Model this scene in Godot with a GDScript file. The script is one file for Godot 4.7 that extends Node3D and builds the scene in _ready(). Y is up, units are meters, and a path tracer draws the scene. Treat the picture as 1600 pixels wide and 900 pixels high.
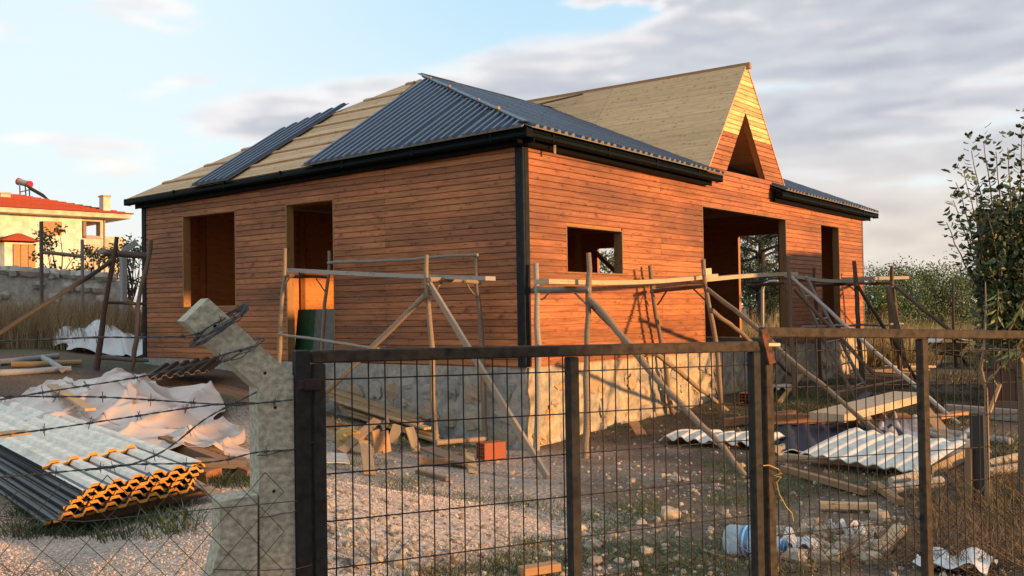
extends Node3D
# A timber house under construction at sunset, seen over a mesh gate. y is up, metres; y = 0 is the lowest siding board,
# the near corner of the house is the origin, the sunlit long wall runs along +x, the shaded short wall along -z.

const CAM := Vector3(-9.989, 0.700, 7.395)
const FPX := 1576.08
const LF := Vector3(0.79600, 0.02234, -0.60484)
const LR := Vector3(0.60495, -0.01581, 0.79611)
const LU := Vector3(-0.00822, 0.99963, 0.02610)
var rng := RandomNumberGenerator.new()
var taken := {}
var mats := {}
var texs := {}
var noi := FastNoiseLite.new()
var noi2 := FastNoiseLite.new()
var noi3 := FastNoiseLite.new()

const GP := [[0.000,0.200,0.004501], [1.100,0.200,-0.003216], [2.200,0.200,0.017734], [4.000,0.200,-0.022690], [5.400,0.200,0.015132], [7.100,0.200,0.003936], [9.900,0.200,0.007212], [12.400,0.200,0.037892], [15.000,0.200,0.074798], [-0.200,-8.200,-0.002974], [-0.200,-6.300,0.036573], [-0.200,-5.000,0.000592], [-0.200,-4.200,0.099120], [-0.200,-3.500,-0.151099], [-0.200,-2.300,0.047868], [-0.200,-1.500,-0.041113], [-0.200,-0.500,0.000791], [6.000,-4.000,0.003468], [12.700,-4.000,-0.000427], [6.000,-8.500,-0.005773], [0.500,-10.000,0.027050], [14.000,-9.000,-0.001071], [-10.000,7.400,0.000576], [-7.500,5.000,0.001198], [-5.500,6.500,-0.007651], [-8.800,4.700,-0.003467], [-5.777,-0.186,-0.072335], [-6.348,1.877,0.012559], [-5.965,-0.925,-0.001628], [-4.064,-0.737,0.056031], [-4.957,-2.241,-0.000016], [-5.747,-3.282,-0.011862], [-3.118,-1.476,-0.083123], [-4.011,-4.957,-0.037499], [-4.798,-5.668,-0.013727], [-2.737,-4.259,0.067243], [-2.124,-3.125,0.073241], [-1.709,-4.890,-0.032268], [-1.277,-9.269,0.047411], [-1.222,-7.552,0.034690], [-0.896,-7.125,-0.071312], [-0.073,-9.341,-0.054725], [0.932,-12.971,0.004327], [-2.148,-13.726,-0.010088], [6.402,-23.947,0.001710], [-6.884,-0.972,0.050859], [-3.285,0.946,-0.001091], [-4.682,3.735,0.001319], [-2.872,-0.162,0.026910], [-1.618,1.484,-0.019365], [-1.594,2.509,0.012812], [-4.387,4.123,-0.008690], [-3.414,4.329,0.000818], [-3.749,5.128,0.026254], [1.142,2.474,0.006435], [1.424,4.332,-0.003883], [-3.177,5.550,-0.049739], [-3.158,6.072,0.033036], [3.000,4.917,0.000041], [-0.227,6.954,0.001078], [11.139,0.424,-0.037165], [14.707,0.164,-0.076364], [16.985,0.677,-0.009006], [7.556,3.970,-0.003461], [52.769,-9.260,0.000111], [47.111,-0.178,-0.000070], [15.163,7.369,0.000777], [-18.000,12.000,0.000592], [-4.000,14.000,-0.000445], [6.000,12.000,0.000906], [60.000,-60.000,-0.000033], [-20.000,-60.000,0.000020], [70.000,20.000,0.000116], [-60.000,-20.000,0.000151], [20.000,-40.000,-0.000480], [0.000,50.000,0.000036], [-60.000,50.000,-0.000094], [60.000,60.000,0.000027]]
const GL := [-2.802372,-0.007944,-0.011994]


# ---------------------------------------------------------------- survey: sight lines from the camera station to real distances
func sight(x: float, y: float) -> Vector3:
	return (LF * FPX + LR * (x - 800.0) - LU * (y - 450.0)).normalized()
func pd(x: float, y: float, d: float) -> Vector3:
	var r := sight(x, y)
	return CAM + r * (d / r.dot(LF))
func onx(x: float, y: float, wx: float) -> Vector3:
	var r := sight(x, y)
	return CAM + r * ((wx - CAM.x) / r.x)
func onz(x: float, y: float, wz: float) -> Vector3:
	var r := sight(x, y)
	return CAM + r * ((wz - CAM.z) / r.z)
func gp(x: float, y: float, lift := 0.0) -> Vector3:
	var r := sight(x, y)
	var t := 2.5
	var st := 0.25
	while t < 90.0:
		var p := CAM + r * t
		if p.y < height(p.x, p.z) + lift:
			if st < 0.01:
				return p
			t -= st
			st *= 0.25
		t += st
	return CAM + r * 90.0

func tps(x: float, z: float) -> float:
	var s: float = GL[0] + GL[1] * x + GL[2] * z
	for p in GP:
		var dx: float = x - p[0]
		var dz: float = z - p[1]
		var r2 := dx * dx + dz * dz
		if r2 > 1e-9:
			s += p[2] * 0.5 * r2 * log(r2)
	return s
const HX0 := -16.0
const HZ0 := -22.0
const HN := 181
var hgrid := PackedFloat32Array()
func make_height_grid() -> void:
	hgrid.resize(HN * HN)
	for i in HN:
		for j in HN:
			hgrid[i * HN + j] = tps(HX0 + i * 0.25, HZ0 + j * 0.25)
func height(x: float, z: float) -> float:
	var gx := (x - HX0) * 4.0
	var gz := (z - HZ0) * 4.0
	var h := 0.0
	if gx > 0.0 and gz > 0.0 and gx < HN - 1.001 and gz < HN - 1.001:
		var i := int(gx)
		var j := int(gz)
		var k := i * HN + j
		h = lerpf(lerpf(hgrid[k], hgrid[k + 1], gz - j), lerpf(hgrid[k + HN], hgrid[k + HN + 1], gz - j), gx - i)
	else:
		var d := sqrt(x * x + z * z)
		if d > 85.0:
			return -0.2
		h = tps(x, z)
		if d > 55.0:
			h = lerpf(h, -0.2, smoothstep(55.0, 85.0, d))
	# gravel heap by the gate
	var q := Vector2(x - HEAP.x, z - HEAP.z).length()
	if q < 1.9:
		h += 0.46 * pow(clampf(1.0 - q / 1.85, 0.0, 1.0), 1.1)
	return h
func hfine(x: float, z: float) -> float:
	return height(x, z) + noi2.get_noise_2d(x * 2.2, z * 2.2) * 0.035 + noi2.get_noise_2d(x * 9.0, z * 9.0) * 0.012
var HEAP := Vector3(-4.9, 0, 1.66)

# ---------------------------------------------------------------- scene tree helpers
func numbered(n: String) -> String:
	if not taken.has(n):
		taken[n] = 0
		return n
	taken[n] += 1
	return "%s_%03d" % [n, taken[n]]
func tag(o: Node, label: String, category: String, group := "", kind := "") -> Node:
	o.set_meta("label", label)
	o.set_meta("category", category)
	if group != "":
		o.set_meta("group", group)
	if kind != "":
		o.set_meta("kind", kind)
	return o
func thing(called: String, label: String, category: String, at := Vector3.ZERO, group := "") -> Node3D:
	var o := Node3D.new()
	o.name = numbered(called)
	add_child(o)
	o.position = at
	tag(o, label, category, group)
	return o
func part(parent: Node, called: String, m: Mesh, mat: Material) -> MeshInstance3D:
	var o := MeshInstance3D.new()
	o.name = called
	o.mesh = m
	o.material_override = mat
	parent.add_child(o, true)
	return o
func single(called: String, m: Mesh, mat: Material, label: String, category: String, group := "", kind := "") -> MeshInstance3D:
	var o := MeshInstance3D.new()
	o.name = numbered(called)
	o.mesh = m
	o.material_override = mat
	add_child(o)
	tag(o, label, category, group, kind)
	return o
func structure(called: String, m: Mesh, mat: Material) -> MeshInstance3D:
	var o := MeshInstance3D.new()
	o.name = numbered(called)
	o.mesh = m
	o.material_override = mat
	o.set_meta("kind", "structure")
	add_child(o)
	return o

# ---------------------------------------------------------------- mesh builder
class MB:
	var v := PackedVector3Array()
	var n := PackedVector3Array()
	var t := PackedVector2Array()
	var c := PackedColorArray()
	var ix := PackedInt32Array()
	var col := Color(1, 1, 1)
	func vert(p: Vector3, nn: Vector3, uv := Vector2.ZERO) -> int:
		v.append(p); n.append(nn); t.append(uv); c.append(col)
		return v.size() - 1
	func idx(a: int, b: int, d: int) -> void:   # a,b,d counter-clockwise seen from outside
		ix.append(a); ix.append(d); ix.append(b)
	func tri(a: Vector3, b: Vector3, d: Vector3, ua := Vector2.ZERO, ub := Vector2.ZERO, ud := Vector2.ZERO) -> void:
		var nn := (b - a).cross(d - a).normalized()
		idx(vert(a, nn, ua), vert(b, nn, ub), vert(d, nn, ud))
	func quad(a: Vector3, b: Vector3, d: Vector3, e: Vector3, ua := Vector2.ZERO, ub := Vector2.ZERO, ud := Vector2.ZERO, ue := Vector2.ZERO) -> void:
		var nn := (d - a).cross(e - b).normalized()
		var i := vert(a, nn, ua)
		var j := vert(b, nn, ub)
		var k := vert(d, nn, ud)
		var l := vert(e, nn, ue)
		idx(i, j, k); idx(i, k, l)
	func quad_out(a: Vector3, b: Vector3, d: Vector3, e: Vector3, out: Vector3, ua := Vector2.ZERO, ub := Vector2.ZERO, ud := Vector2.ZERO, ue := Vector2.ZERO) -> void:
		if (d - a).cross(e - b).dot(out) >= 0.0:
			quad(a, b, d, e, ua, ub, ud, ue)
		else:
			quad(a, e, d, b, ua, ue, ud, ub)
	func tri_out(a: Vector3, b: Vector3, d: Vector3, out: Vector3) -> void:
		if (b - a).cross(d - a).dot(out) >= 0.0:
			tri(a, b, d)
		else:
			tri(a, d, b)
	# chamfered box, long axis local x; uv in metres along the length
	func box(xf: Transform3D, size: Vector3, bev := 0.003, uo := Vector2.ZERO) -> void:
		var h := size * 0.5
		bev = minf(bev, minf(h.x, minf(h.y, h.z)) * 0.6)
		var ax := [Vector3.RIGHT, Vector3.UP, Vector3.BACK]
		for a in 3:
			var b := (a + 1) % 3
			var d := (a + 2) % 3
			for s in [-1.0, 1.0]:
				var q: Array[Vector3] = []
				var uq: Array[Vector2] = []
				for k in [[-1, -1], [1, -1], [1, 1], [-1, 1]]:
					var p: Vector3 = ax[a] * (h[a] * s) + ax[b] * ((h[b] - bev) * k[0]) + ax[d] * ((h[d] - bev) * k[1])
					q.append(xf * p)
					uq.append(uo + (Vector2(p.x, p.y + p.z) if a != 0 else Vector2(p.y * 0.3, p.z)))
				quad_out(q[0], q[1], q[2], q[3], xf.basis * (ax[a] * s), uq[0], uq[1], uq[2], uq[3])
		if bev > 0.0005:
			for a in 3:       # edges along axis a
				var b := (a + 1) % 3
				var d := (a + 2) % 3
				for sb in [-1.0, 1.0]:
					for sd in [-1.0, 1.0]:
						var p1: Vector3 = ax[b] * (h[b] * sb) + ax[d] * ((h[d] - bev) * sd)
						var p2: Vector3 = ax[b] * ((h[b] - bev) * sb) + ax[d] * (h[d] * sd)
						var e: Vector3 = ax[a] * (h[a] - bev)
						var qu: Array[Vector2] = []
						for p in [p1 - e, p1 + e, p2 + e, p2 - e]:
							qu.append(uo + Vector2(p.x, p.y + p.z))
						quad_out(xf * (p1 - e), xf * (p1 + e), xf * (p2 + e), xf * (p2 - e), xf.basis * (ax[b] * sb + ax[d] * sd), qu[0], qu[1], qu[2], qu[3])
			for sx in [-1.0, 1.0]:
				for sy in [-1.0, 1.0]:
					for sz in [-1.0, 1.0]:
						var s := Vector3(sx, sy, sz)
						var i := h - Vector3(bev, bev, bev)
						tri_out(xf * (Vector3(h.x, i.y, i.z) * s), xf * (Vector3(i.x, h.y, i.z) * s), xf * (Vector3(i.x, i.y, h.z) * s), xf.basis * s)
	func tube(path: PackedVector3Array, radii: PackedFloat32Array, sides := 7, caps := true, jit := 0.0, rg: RandomNumberGenerator = null) -> void:
		var m := path.size()
		var fr := (path[1] - path[0]).normalized()
		var s := fr.cross(Vector3.UP if absf(fr.y) < 0.9 else Vector3.RIGHT).normalized()
		var first := v.size()
		var len := 0.0
		var uo := 0.0 if rg == null else rg.randf() * 3.0
		for i in m:
			var d := (path[mini(i + 1, m - 1)] - path[maxi(i - 1, 0)]).normalized()
			s = (s - d * s.dot(d)).normalized()
			var w := d.cross(s)
			if i > 0:
				len += path[i].distance_to(path[i - 1])
			for k in sides + 1:
				var a := TAU * k / sides
				var o := s * cos(a) + w * sin(a)
				var r := radii[mini(i, radii.size() - 1)]
				vert(path[i] + o * r, o, Vector2(uo + len, uo + float(k) / sides * 0.3))
		for i in m - 1:
			for k in sides:
				var a := first + i * (sides + 1) + k
				var b := a + sides + 1
				idx(a, a + 1, b + 1); idx(a, b + 1, b)
		if caps:
			for e in 2:
				var i := 0 if e == 0 else m - 1
				var d := (path[0] - path[1]).normalized() if e == 0 else (path[m - 1] - path[m - 2]).normalized()
				var ce := vert(path[i], d, Vector2(0.5, 0.5))
				var base := v.size()
				for k in sides:
					vert(v[first + i * (sides + 1) + k], d, Vector2(0.5, 0.5 + 0.02 * k))
				for k in sides:
					if e == 0:
						idx(ce, base + (k + 1) % sides, base + k)
					else:
						idx(ce, base + k, base + (k + 1) % sides)
	func mesh() -> ArrayMesh:
		var a := []
		a.resize(Mesh.ARRAY_MAX)
		a[Mesh.ARRAY_VERTEX] = v
		a[Mesh.ARRAY_NORMAL] = n
		a[Mesh.ARRAY_TEX_UV] = t
		a[Mesh.ARRAY_COLOR] = c
		a[Mesh.ARRAY_INDEX] = ix
		var m := ArrayMesh.new()
		m.add_surface_from_arrays(Mesh.PRIMITIVE_TRIANGLES, a)
		return m

# smooth grid surface: f(i, j) -> Vector3 on (nu+1) x (nv+1); with thickness > 0 gets a back side and rims
func sheet_mesh(nu: int, nv: int, f: Callable, col: Color, thick := 0.0, colf = null, mb: MB = null) -> MB:
	if mb == null:
		mb = MB.new()
	var p := []
	for i in nu + 1:
		var row := PackedVector3Array()
		for j in nv + 1:
			row.append(f.call(i, j))
		p.append(row)
	var nr := []
	for i in nu + 1:
		var row := PackedVector3Array()
		for j in nv + 1:
			var du: Vector3 = p[mini(i + 1, nu)][j] - p[maxi(i - 1, 0)][j]
			var dv: Vector3 = p[i][mini(j + 1, nv)] - p[i][maxi(j - 1, 0)]
			row.append(du.cross(dv).normalized())
		nr.append(row)
	for side in (2 if thick > 0.0 else 1):
		var base := mb.v.size()
		for i in nu + 1:
			for j in nv + 1:
				mb.col = col if colf == null else colf.call(i, j)
				var q: Vector3 = p[i][j]
				var nn: Vector3 = nr[i][j]
				if side == 1:
					q -= nn * thick
					nn = -nn
				mb.vert(q, nn, Vector2(float(i) / nu, float(j) / nv))
		for i in nu:
			for j in nv:
				var a := base + i * (nv + 1) + j
				var b := a + nv + 1
				if side == 0:
					mb.idx(a, b, b + 1); mb.idx(a, b + 1, a + 1)
				else:
					mb.idx(a, b + 1, b); mb.idx(a, a + 1, b + 1)
	if thick > 0.0:
		mb.col = col
		var rim := []
		for i in nu: rim.append([i, 0, i + 1, 0])
		for j in nv: rim.append([nu, j, nu, j + 1])
		for i in nu: rim.append([nu - i, nv, nu - i - 1, nv])
		for j in nv: rim.append([0, nv - j, 0, nv - j - 1])
		for r in rim:
			var a: Vector3 = p[r[0]][r[1]]
			var b: Vector3 = p[r[2]][r[3]]
			var na: Vector3 = nr[r[0]][r[1]] * thick
			var nb: Vector3 = nr[r[2]][r[3]] * thick
			mb.quad(a - na, b - nb, b, a)
	return mb

func ring(seg: int) -> Array:   # unit icosphere-like sphere: [verts, tris]
	var vs := PackedVector3Array()
	var ts := []
	var rows := seg
	var cols := seg * 2
	for i in rows + 1:
		for j in cols:
			var a := PI * i / rows
			var b := TAU * j / cols
			vs.append(Vector3(sin(a) * cos(b), cos(a), sin(a) * sin(b)))
	for i in rows:
		for j in cols:
			var q := i * cols + j
			var r := i * cols + (j + 1) % cols
			if i > 0:
				ts.append([q, r, q + cols])
			if i < rows - 1:
				ts.append([r, r + cols, q + cols])
	return [vs, ts]
# an irregular stone, flat facets
func rock(mb: MB, at: Vector3, size: Vector3, turn: Basis, seed_: int, col: Color, seg := 4, rough := 0.32) -> void:
	var s := ring(seg)
	var q := PackedVector3Array()
	for p in s[0]:
		var k: float = 1.0 + rough * noi.get_noise_3d(p.x * 55.0 + seed_ * 17.0, p.y * 55.0 + seed_ * 5.3, p.z * 55.0)
		var b := Vector3(signf(p.x) * pow(absf(p.x), 0.75), signf(p.y) * pow(absf(p.y), 0.75), signf(p.z) * pow(absf(p.z), 0.75))
		q.append(at + turn * (b * size * 0.5 * k))
	mb.col = col
	for t in s[1]:
		var c: Vector3 = q[t[0]] + q[t[1]] + q[t[2]]
		mb.tri_out(q[t[0]], q[t[1]], q[t[2]], c / 3.0 - at)

# a bar between two points with a rectangular section (w across, h up)
func bar_xf(a: Vector3, b: Vector3, up := Vector3.UP) -> Transform3D:
	var x := (b - a).normalized()
	if absf(x.dot(up)) > 0.98:
		up = Vector3(0.6, 0.1, 0.79).normalized()
	var z := x.cross(up).normalized()
	var y := z.cross(x).normalized()
	return Transform3D(Basis(x, y, z), (a + b) * 0.5)
func bar(mb: MB, a: Vector3, b: Vector3, w: float, h: float, bev := 0.003, up := Vector3.UP) -> void:
	mb.box(bar_xf(a, b, up), Vector3(a.distance_to(b), h, w), bev, Vector2(rng.randf() * 2.4, rng.randf()))
func bar_mesh(a: Vector3, b: Vector3, w: float, h: float, col: Color, bev := 0.003, up := Vector3.UP) -> ArrayMesh:
	var mb := MB.new()
	mb.col = col
	bar(mb, a, b, w, h, bev, up)
	return mb.mesh()
# rough round pole, slightly crooked
func pole_mesh(a: Vector3, b: Vector3, r0: float, r1: float, col: Color, crook := 0.02, sides := 8) -> ArrayMesh:
	var mb := MB.new()
	var l := a.distance_to(b)
	var m := maxi(4, int(l / 0.18))
	var pts := PackedVector3Array()
	var rr := PackedFloat32Array()
	var sd := rng.randf() * 1000.0
	var d := (b - a).normalized()
	var s := d.cross(Vector3(0.31, 0.2, 0.93)).normalized()
	var w := d.cross(s)
	for i in m + 1:
		var t := float(i) / m
		var k := sin(t * PI)
		pts.append(a.lerp(b, t) + (s * noi2.get_noise_1d(sd + t * l * 6.0) + w * noi2.get_noise_1d(sd + 500.0 + t * l * 6.0)) * crook * 1.5 * clampf(k * 3.0, 0.0, 1.0))
		rr.append(lerpf(r0, r1, t) * (1.0 + 0.22 * noi2.get_noise_1d(sd + 90.0 + t * l * 60.0)))
	mb.col = col
	mb.tube(pts, rr, sides, true, 0.0, rng)
	return mb.mesh()
func wire_mesh(pts: PackedVector3Array, r: float, col: Color, sides := 5) -> ArrayMesh:
	var mb := MB.new()
	mb.col = col
	mb.tube(pts, PackedFloat32Array([r]), sides, true)
	return mb.mesh()

# ---------------------------------------------------------------- textures and materials
func noise_tex(key: String, size: int, freq: float, oct: int, lo: float, hi: float, type := FastNoiseLite.TYPE_SIMPLEX_SMOOTH, gam := 1.0) -> Image:
	var f := FastNoiseLite.new()
	f.noise_type = type
	f.frequency = freq
	f.fractal_octaves = oct
	f.seed = key.hash() % 1000
	var im := f.get_seamless_image(size, size)
	var d := im.get_data()
	var o := PackedByteArray()
	o.resize(size * size * 3)
	var lut := PackedByteArray()
	for i in 256:
		lut.append(int(pow(clampf(lerpf(lo, hi, pow(i / 255.0, gam)), 0.0, 1.0), 0.4545) * 255.0))
	for i in size * size:
		var b := lut[d[i]]
		o[i * 3] = b
		o[i * 3 + 1] = b
		o[i * 3 + 2] = b
	return Image.create_from_data(size, size, false, Image.FORMAT_RGB8, o)
func tex(im: Image) -> ImageTexture:
	im.generate_mipmaps()
	return ImageTexture.create_from_image(im)
func bump(im: Image, k: float) -> ImageTexture:
	var q: Image = im.duplicate()
	q.convert(Image.FORMAT_RGBA8)
	q.bump_map_to_normal_map(k)
	return tex(q)
func wood_image(seed_: int, knots: int, lo: float, amp: float) -> Image:
	var W := 1024
	var H := 256
	var g := FastNoiseLite.new()
	g.seed = seed_
	g.frequency = 1.0
	g.fractal_octaves = 3
	var r := RandomNumberGenerator.new()
	r.seed = seed_
	var k := []
	for i in knots:
		k.append([r.randf() * W, r.randf() * H, r.randf_range(4.0, 12.0), r.randf_range(3.0, 8.0), r.randf_range(0.35, 1.0)])
	var bend := PackedFloat32Array()
	bend.resize(W * H)
	var dark := PackedFloat32Array()
	dark.resize(W * H)
	for q in k:
		var cx: float = q[0]
		var cy: float = q[1]
		for dy in range(-26, 27):
			for dx in range(-60, 61):
				var x := posmod(int(cx) + dx, W)
				var y := posmod(int(cy) + dy, H)
				var e := exp(-pow(dx / 24.0, 2.0) - pow(dy / 10.0, 2.0))
				bend[y * W + x] += e * 7.0 * signf(dy)
				var rr: float = pow(dx / q[2], 2.0) + pow(dy / q[3], 2.0)
				dark[y * W + x] = maxf(dark[y * W + x], clampf(1.35 - rr, 0.0, 1.0) * q[4])
				var rs: float = pow(dx / (q[2] * 4.0), 2.0) + pow(dy / (q[3] * 2.0), 2.0)
				dark[y * W + x] = maxf(dark[y * W + x], clampf(1.0 - rs, 0.0, 1.0) * 0.34 * q[4])
	var o := PackedByteArray()
	o.resize(W * H * 3)
	for y in H:
		for x in W:
			var i := y * W + x
			var yy := y + bend[i]
			var a := g.get_noise_2d(x * 0.0022, yy * 0.16)
			var b := g.get_noise_2d(x * 0.012 + 300.0, yy * 0.7)
			var c := g.get_noise_2d(x * 0.004 + 70.0, y * 0.03)
			var v := 0.78 + amp * (0.34 * a + 0.20 * b + 0.22 * c)
			v = lerpf(v, 0.12, dark[i] * 0.85)
			v = clampf(v, lo, 1.0)
			o[i * 3] = int(pow(v, 0.4545) * 255.0)
			o[i * 3 + 1] = int(pow(v, 0.52) * 255.0)
			o[i * 3 + 2] = int(pow(v, 0.56) * 255.0)
	return Image.create_from_data(W, H, false, Image.FORMAT_RGB8, o)
func mat(key: String) -> StandardMaterial3D:
	return mats[key]
func mk(key: String, rough: float, metal := 0.0, albedo: Texture2D = null, normal: Texture2D = null, nk := 1.0, tri := 0.0, world := true) -> StandardMaterial3D:
	var m := StandardMaterial3D.new()
	m.vertex_color_use_as_albedo = true
	m.roughness = rough
	m.metallic = metal
	if albedo:
		m.albedo_texture = albedo
	if normal:
		m.normal_enabled = true
		m.normal_texture = normal
		m.normal_scale = nk
	if tri > 0.0:
		m.uv1_triplanar = true
		m.uv1_world_triplanar = world
		m.uv1_scale = Vector3(tri, tri, tri)
	mats[key] = m
	return m
func make_materials() -> void:
	var wa := tex(wood_image(3, 52, 0.10, 1.0))
	var wb := tex(wood_image(11, 34, 0.3, 0.42))
	var m := mk("siding", 0.62, 0.0, wa)
	m.uv1_scale = Vector3(1.0 / 2.4, 1.0 / 0.6, 1)
	m = mk("lumber", 0.75, 0.0, wb)
	m.uv1_scale = Vector3(1.0 / 1.6, 1.0 / 0.5, 1)
	var n1 := noise_tex("fine", 512, 0.035, 4, 0.45, 1.0)
	var n2 := noise_tex("grit", 512, 0.09, 3, 0.35, 1.0, FastNoiseLite.TYPE_CELLULAR)
	var n3 := noise_tex("patch", 512, 0.012, 5, 0.55, 1.0)
	var n4 := noise_tex("speck", 512, 0.06, 3, -0.4, 1.5)
	var t1 := tex(n1)
	var t2 := tex(n2)
	var t3 := tex(n3)
	var n5 := noise_tex("clod", 512, 0.03, 5, 0.22, 1.15)
	mk("earth", 0.95, 0.0, tex(n5), bump(n5, 10.0), 1.0, 1.1)
	mk("gravel", 0.95, 0.0, t2, bump(n2, 6.0), 1.0, 1.6)
	mk("mortar", 0.95, 0.0, t3, bump(n1, 7.0), 0.9, 1.3)
	mk("stone", 0.9, 0.0, t1, bump(n1, 5.0), 0.8, 2.3)
	mk("concrete", 0.93, 0.0, tex(noise_tex("conc", 512, 0.034, 5, 0.30, 1.12)), bump(n4, 2.0), 0.6, 2.4)
	mk("bark", 0.9, 0.0, tex(noise_tex("bark", 512, 0.03, 4, 0.12, 1.35)), bump(n1, 6.0), 0.9, 4.5)
	mk("rust", 0.8, 0.1, tex(noise_tex("rust", 512, 0.02, 5, -0.15, 1.7)), null, 1.0, 2.2)
	mk("paint", 0.55, 0.2, t3, null, 1.0, 1.5)
	m = mk("blackmetal", 0.55, 0.0, t3, null, 1.0, 1.0)
	m.metallic_specular = 0.2
	mk("sheetmetal", 0.40, 0.15, t3, null, 1.0, 0.8)
	mk("whitesheet", 0.5, 0.0, t3, null, 1.0, 0.9)
	mk("wire", 0.6, 0.3)
	mk("plaster", 0.9, 0.0, t3, null, 1.0, 0.3)
	mk("tile", 0.85, 0.0, t1, null, 1.0, 0.8)
	mk("plain", 0.85)
	mk("foam", 0.9, 0.0, t1, null, 1.0, 6.0)
	m = mk("leaf", 0.55)
	m.backlight = Color(0.25, 0.28, 0.1)
	m = mk("straw", 0.8)
	m.backlight = Color(0.3, 0.25, 0.15)
	m = mk("film", 0.26, 0.0)
	m.backlight = Color(0.5, 0.5, 0.5)
	m = mk("clay", 0.9, 0.0, t1, null, 1.0, 4.0)
	m = mk("glass", 0.08, 0.0)
	m = mk("bottle", 0.08)
	m.transparency = BaseMaterial3D.TRANSPARENCY_ALPHA
	m.albedo_color = Color(0.85, 0.93, 1.0, 0.30)
	m.vertex_color_use_as_albedo = false

# ---------------------------------------------------------------- sky
func make_sky() -> Sky:
	var W := 2048
	var H := 1024
	var f := FastNoiseLite.new()
	f.seed = 8
	f.frequency = 1.0
	f.fractal_octaves = 5
	f.fractal_gain = 0.52
	var o := PackedFloat32Array()
	o.resize(W * H * 3)
	for j in H:
		var el := 90.0 - 180.0 * (j + 0.5) / H
		var sy := sin(deg_to_rad(el))
		var cy := cos(deg_to_rad(el))
		for i in W:
			var th := 360.0 * (i + 0.5) / W
			var ph := wrapf(th - 52.8, -180.0, 180.0)
			var r := 0.0
			var g := 0.0
			var b := 0.0
			if el < -3.0:
				r = 0.16; g = 0.13; b = 0.10
			else:
				var e := maxf(el, 0.0)
				var hz := 1.0 - smoothstep(0.0, 9.0, e)
				var side := smoothstep(-22.0, 4.0, ph) * (1.0 - smoothstep(70.0, 140.0, ph))
				var bl := smoothstep(5.0, 19.0, e) * (0.20 + 0.72 * side)
				# clear air
				r = lerpf(0.80, 0.47, bl); g = lerpf(0.93, 0.73, bl); b = lerpf(0.97, 0.92, bl)
				r = lerpf(r, 0.92, hz); g = lerpf(g, 0.84, hz); b = lerpf(b, 0.74, hz)
				if e > 0.5:
					var dx := sin(deg_to_rad(th)) * cy
					var dz := cos(deg_to_rad(th)) * cy
					var n := f.get_noise_3d(dx * 3.6, sy * 22.0, dz * 3.6)
					var n2 := f.get_noise_3d(dx * 9.0 + 7.0, sy * 44.0, dz * 9.0)
					# the long cloud bank: its top edge climbs from left to right
					var top := lerpf(12.2, 15.0, smoothstep(-18.0, 8.0, ph)) + 22.0 * smoothstep(5.0, 30.0, ph)
					var bias := (1.0 - smoothstep(top - 2.0, top + 2.2, e + n * 4.0)) * smoothstep(-22.0, -13.0, ph) * (0.30 + 0.70 * smoothstep(3.0, 9.5, e + 0.25 * (ph + 8.0)))
					var upper := smoothstep(14.6, 17.6, e - 0.05 * ph + n2 * 3.0) * smoothstep(-1.0, 9.0, ph)
					bias = maxf(bias, upper)
					bias = bias * 0.92 - 0.40 + 0.10 * smoothstep(40.0, 90.0, absf(ph))
					var c := smoothstep(-0.06, 0.22, bias + n * 0.85)
					if ph < -14.0 and e < 20.0:
						c = maxf(c, smoothstep(0.18, 0.42, n * 0.9 - 0.03) * 0.85)
					var core := smoothstep(0.08, 0.55, bias + n * 0.55 + n2 * 0.45)
					var warm := 1.0 - smoothstep(2.0, 11.0, e)
					var cr := lerpf(0.92, 0.55, core); var cg := lerpf(0.90, 0.575, core); var cb := lerpf(0.90, 0.64, core)
					cr = lerpf(cr, lerpf(0.86, 0.78, core), warm); cg = lerpf(cg, lerpf(0.78, 0.70, core), warm); cb = lerpf(cb, lerpf(0.70, 0.62, core), warm)
					var lift := 0.20 * n2
					r = lerpf(r, cr + lift, c); g = lerpf(g, cg + lift, c); b = lerpf(b, cb + lift * 0.8, c)
			var q := (j * W + i) * 3
			o[q] = maxf(r, 0.0); o[q + 1] = maxf(g, 0.0); o[q + 2] = maxf(b, 0.0)
	var im := Image.create_from_data(W, H, false, Image.FORMAT_RGBF, o.to_byte_array())
	var p := PanoramaSkyMaterial.new()
	p.panorama = ImageTexture.create_from_image(im)
	var s := Sky.new()
	s.sky_material = p
	return s

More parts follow.
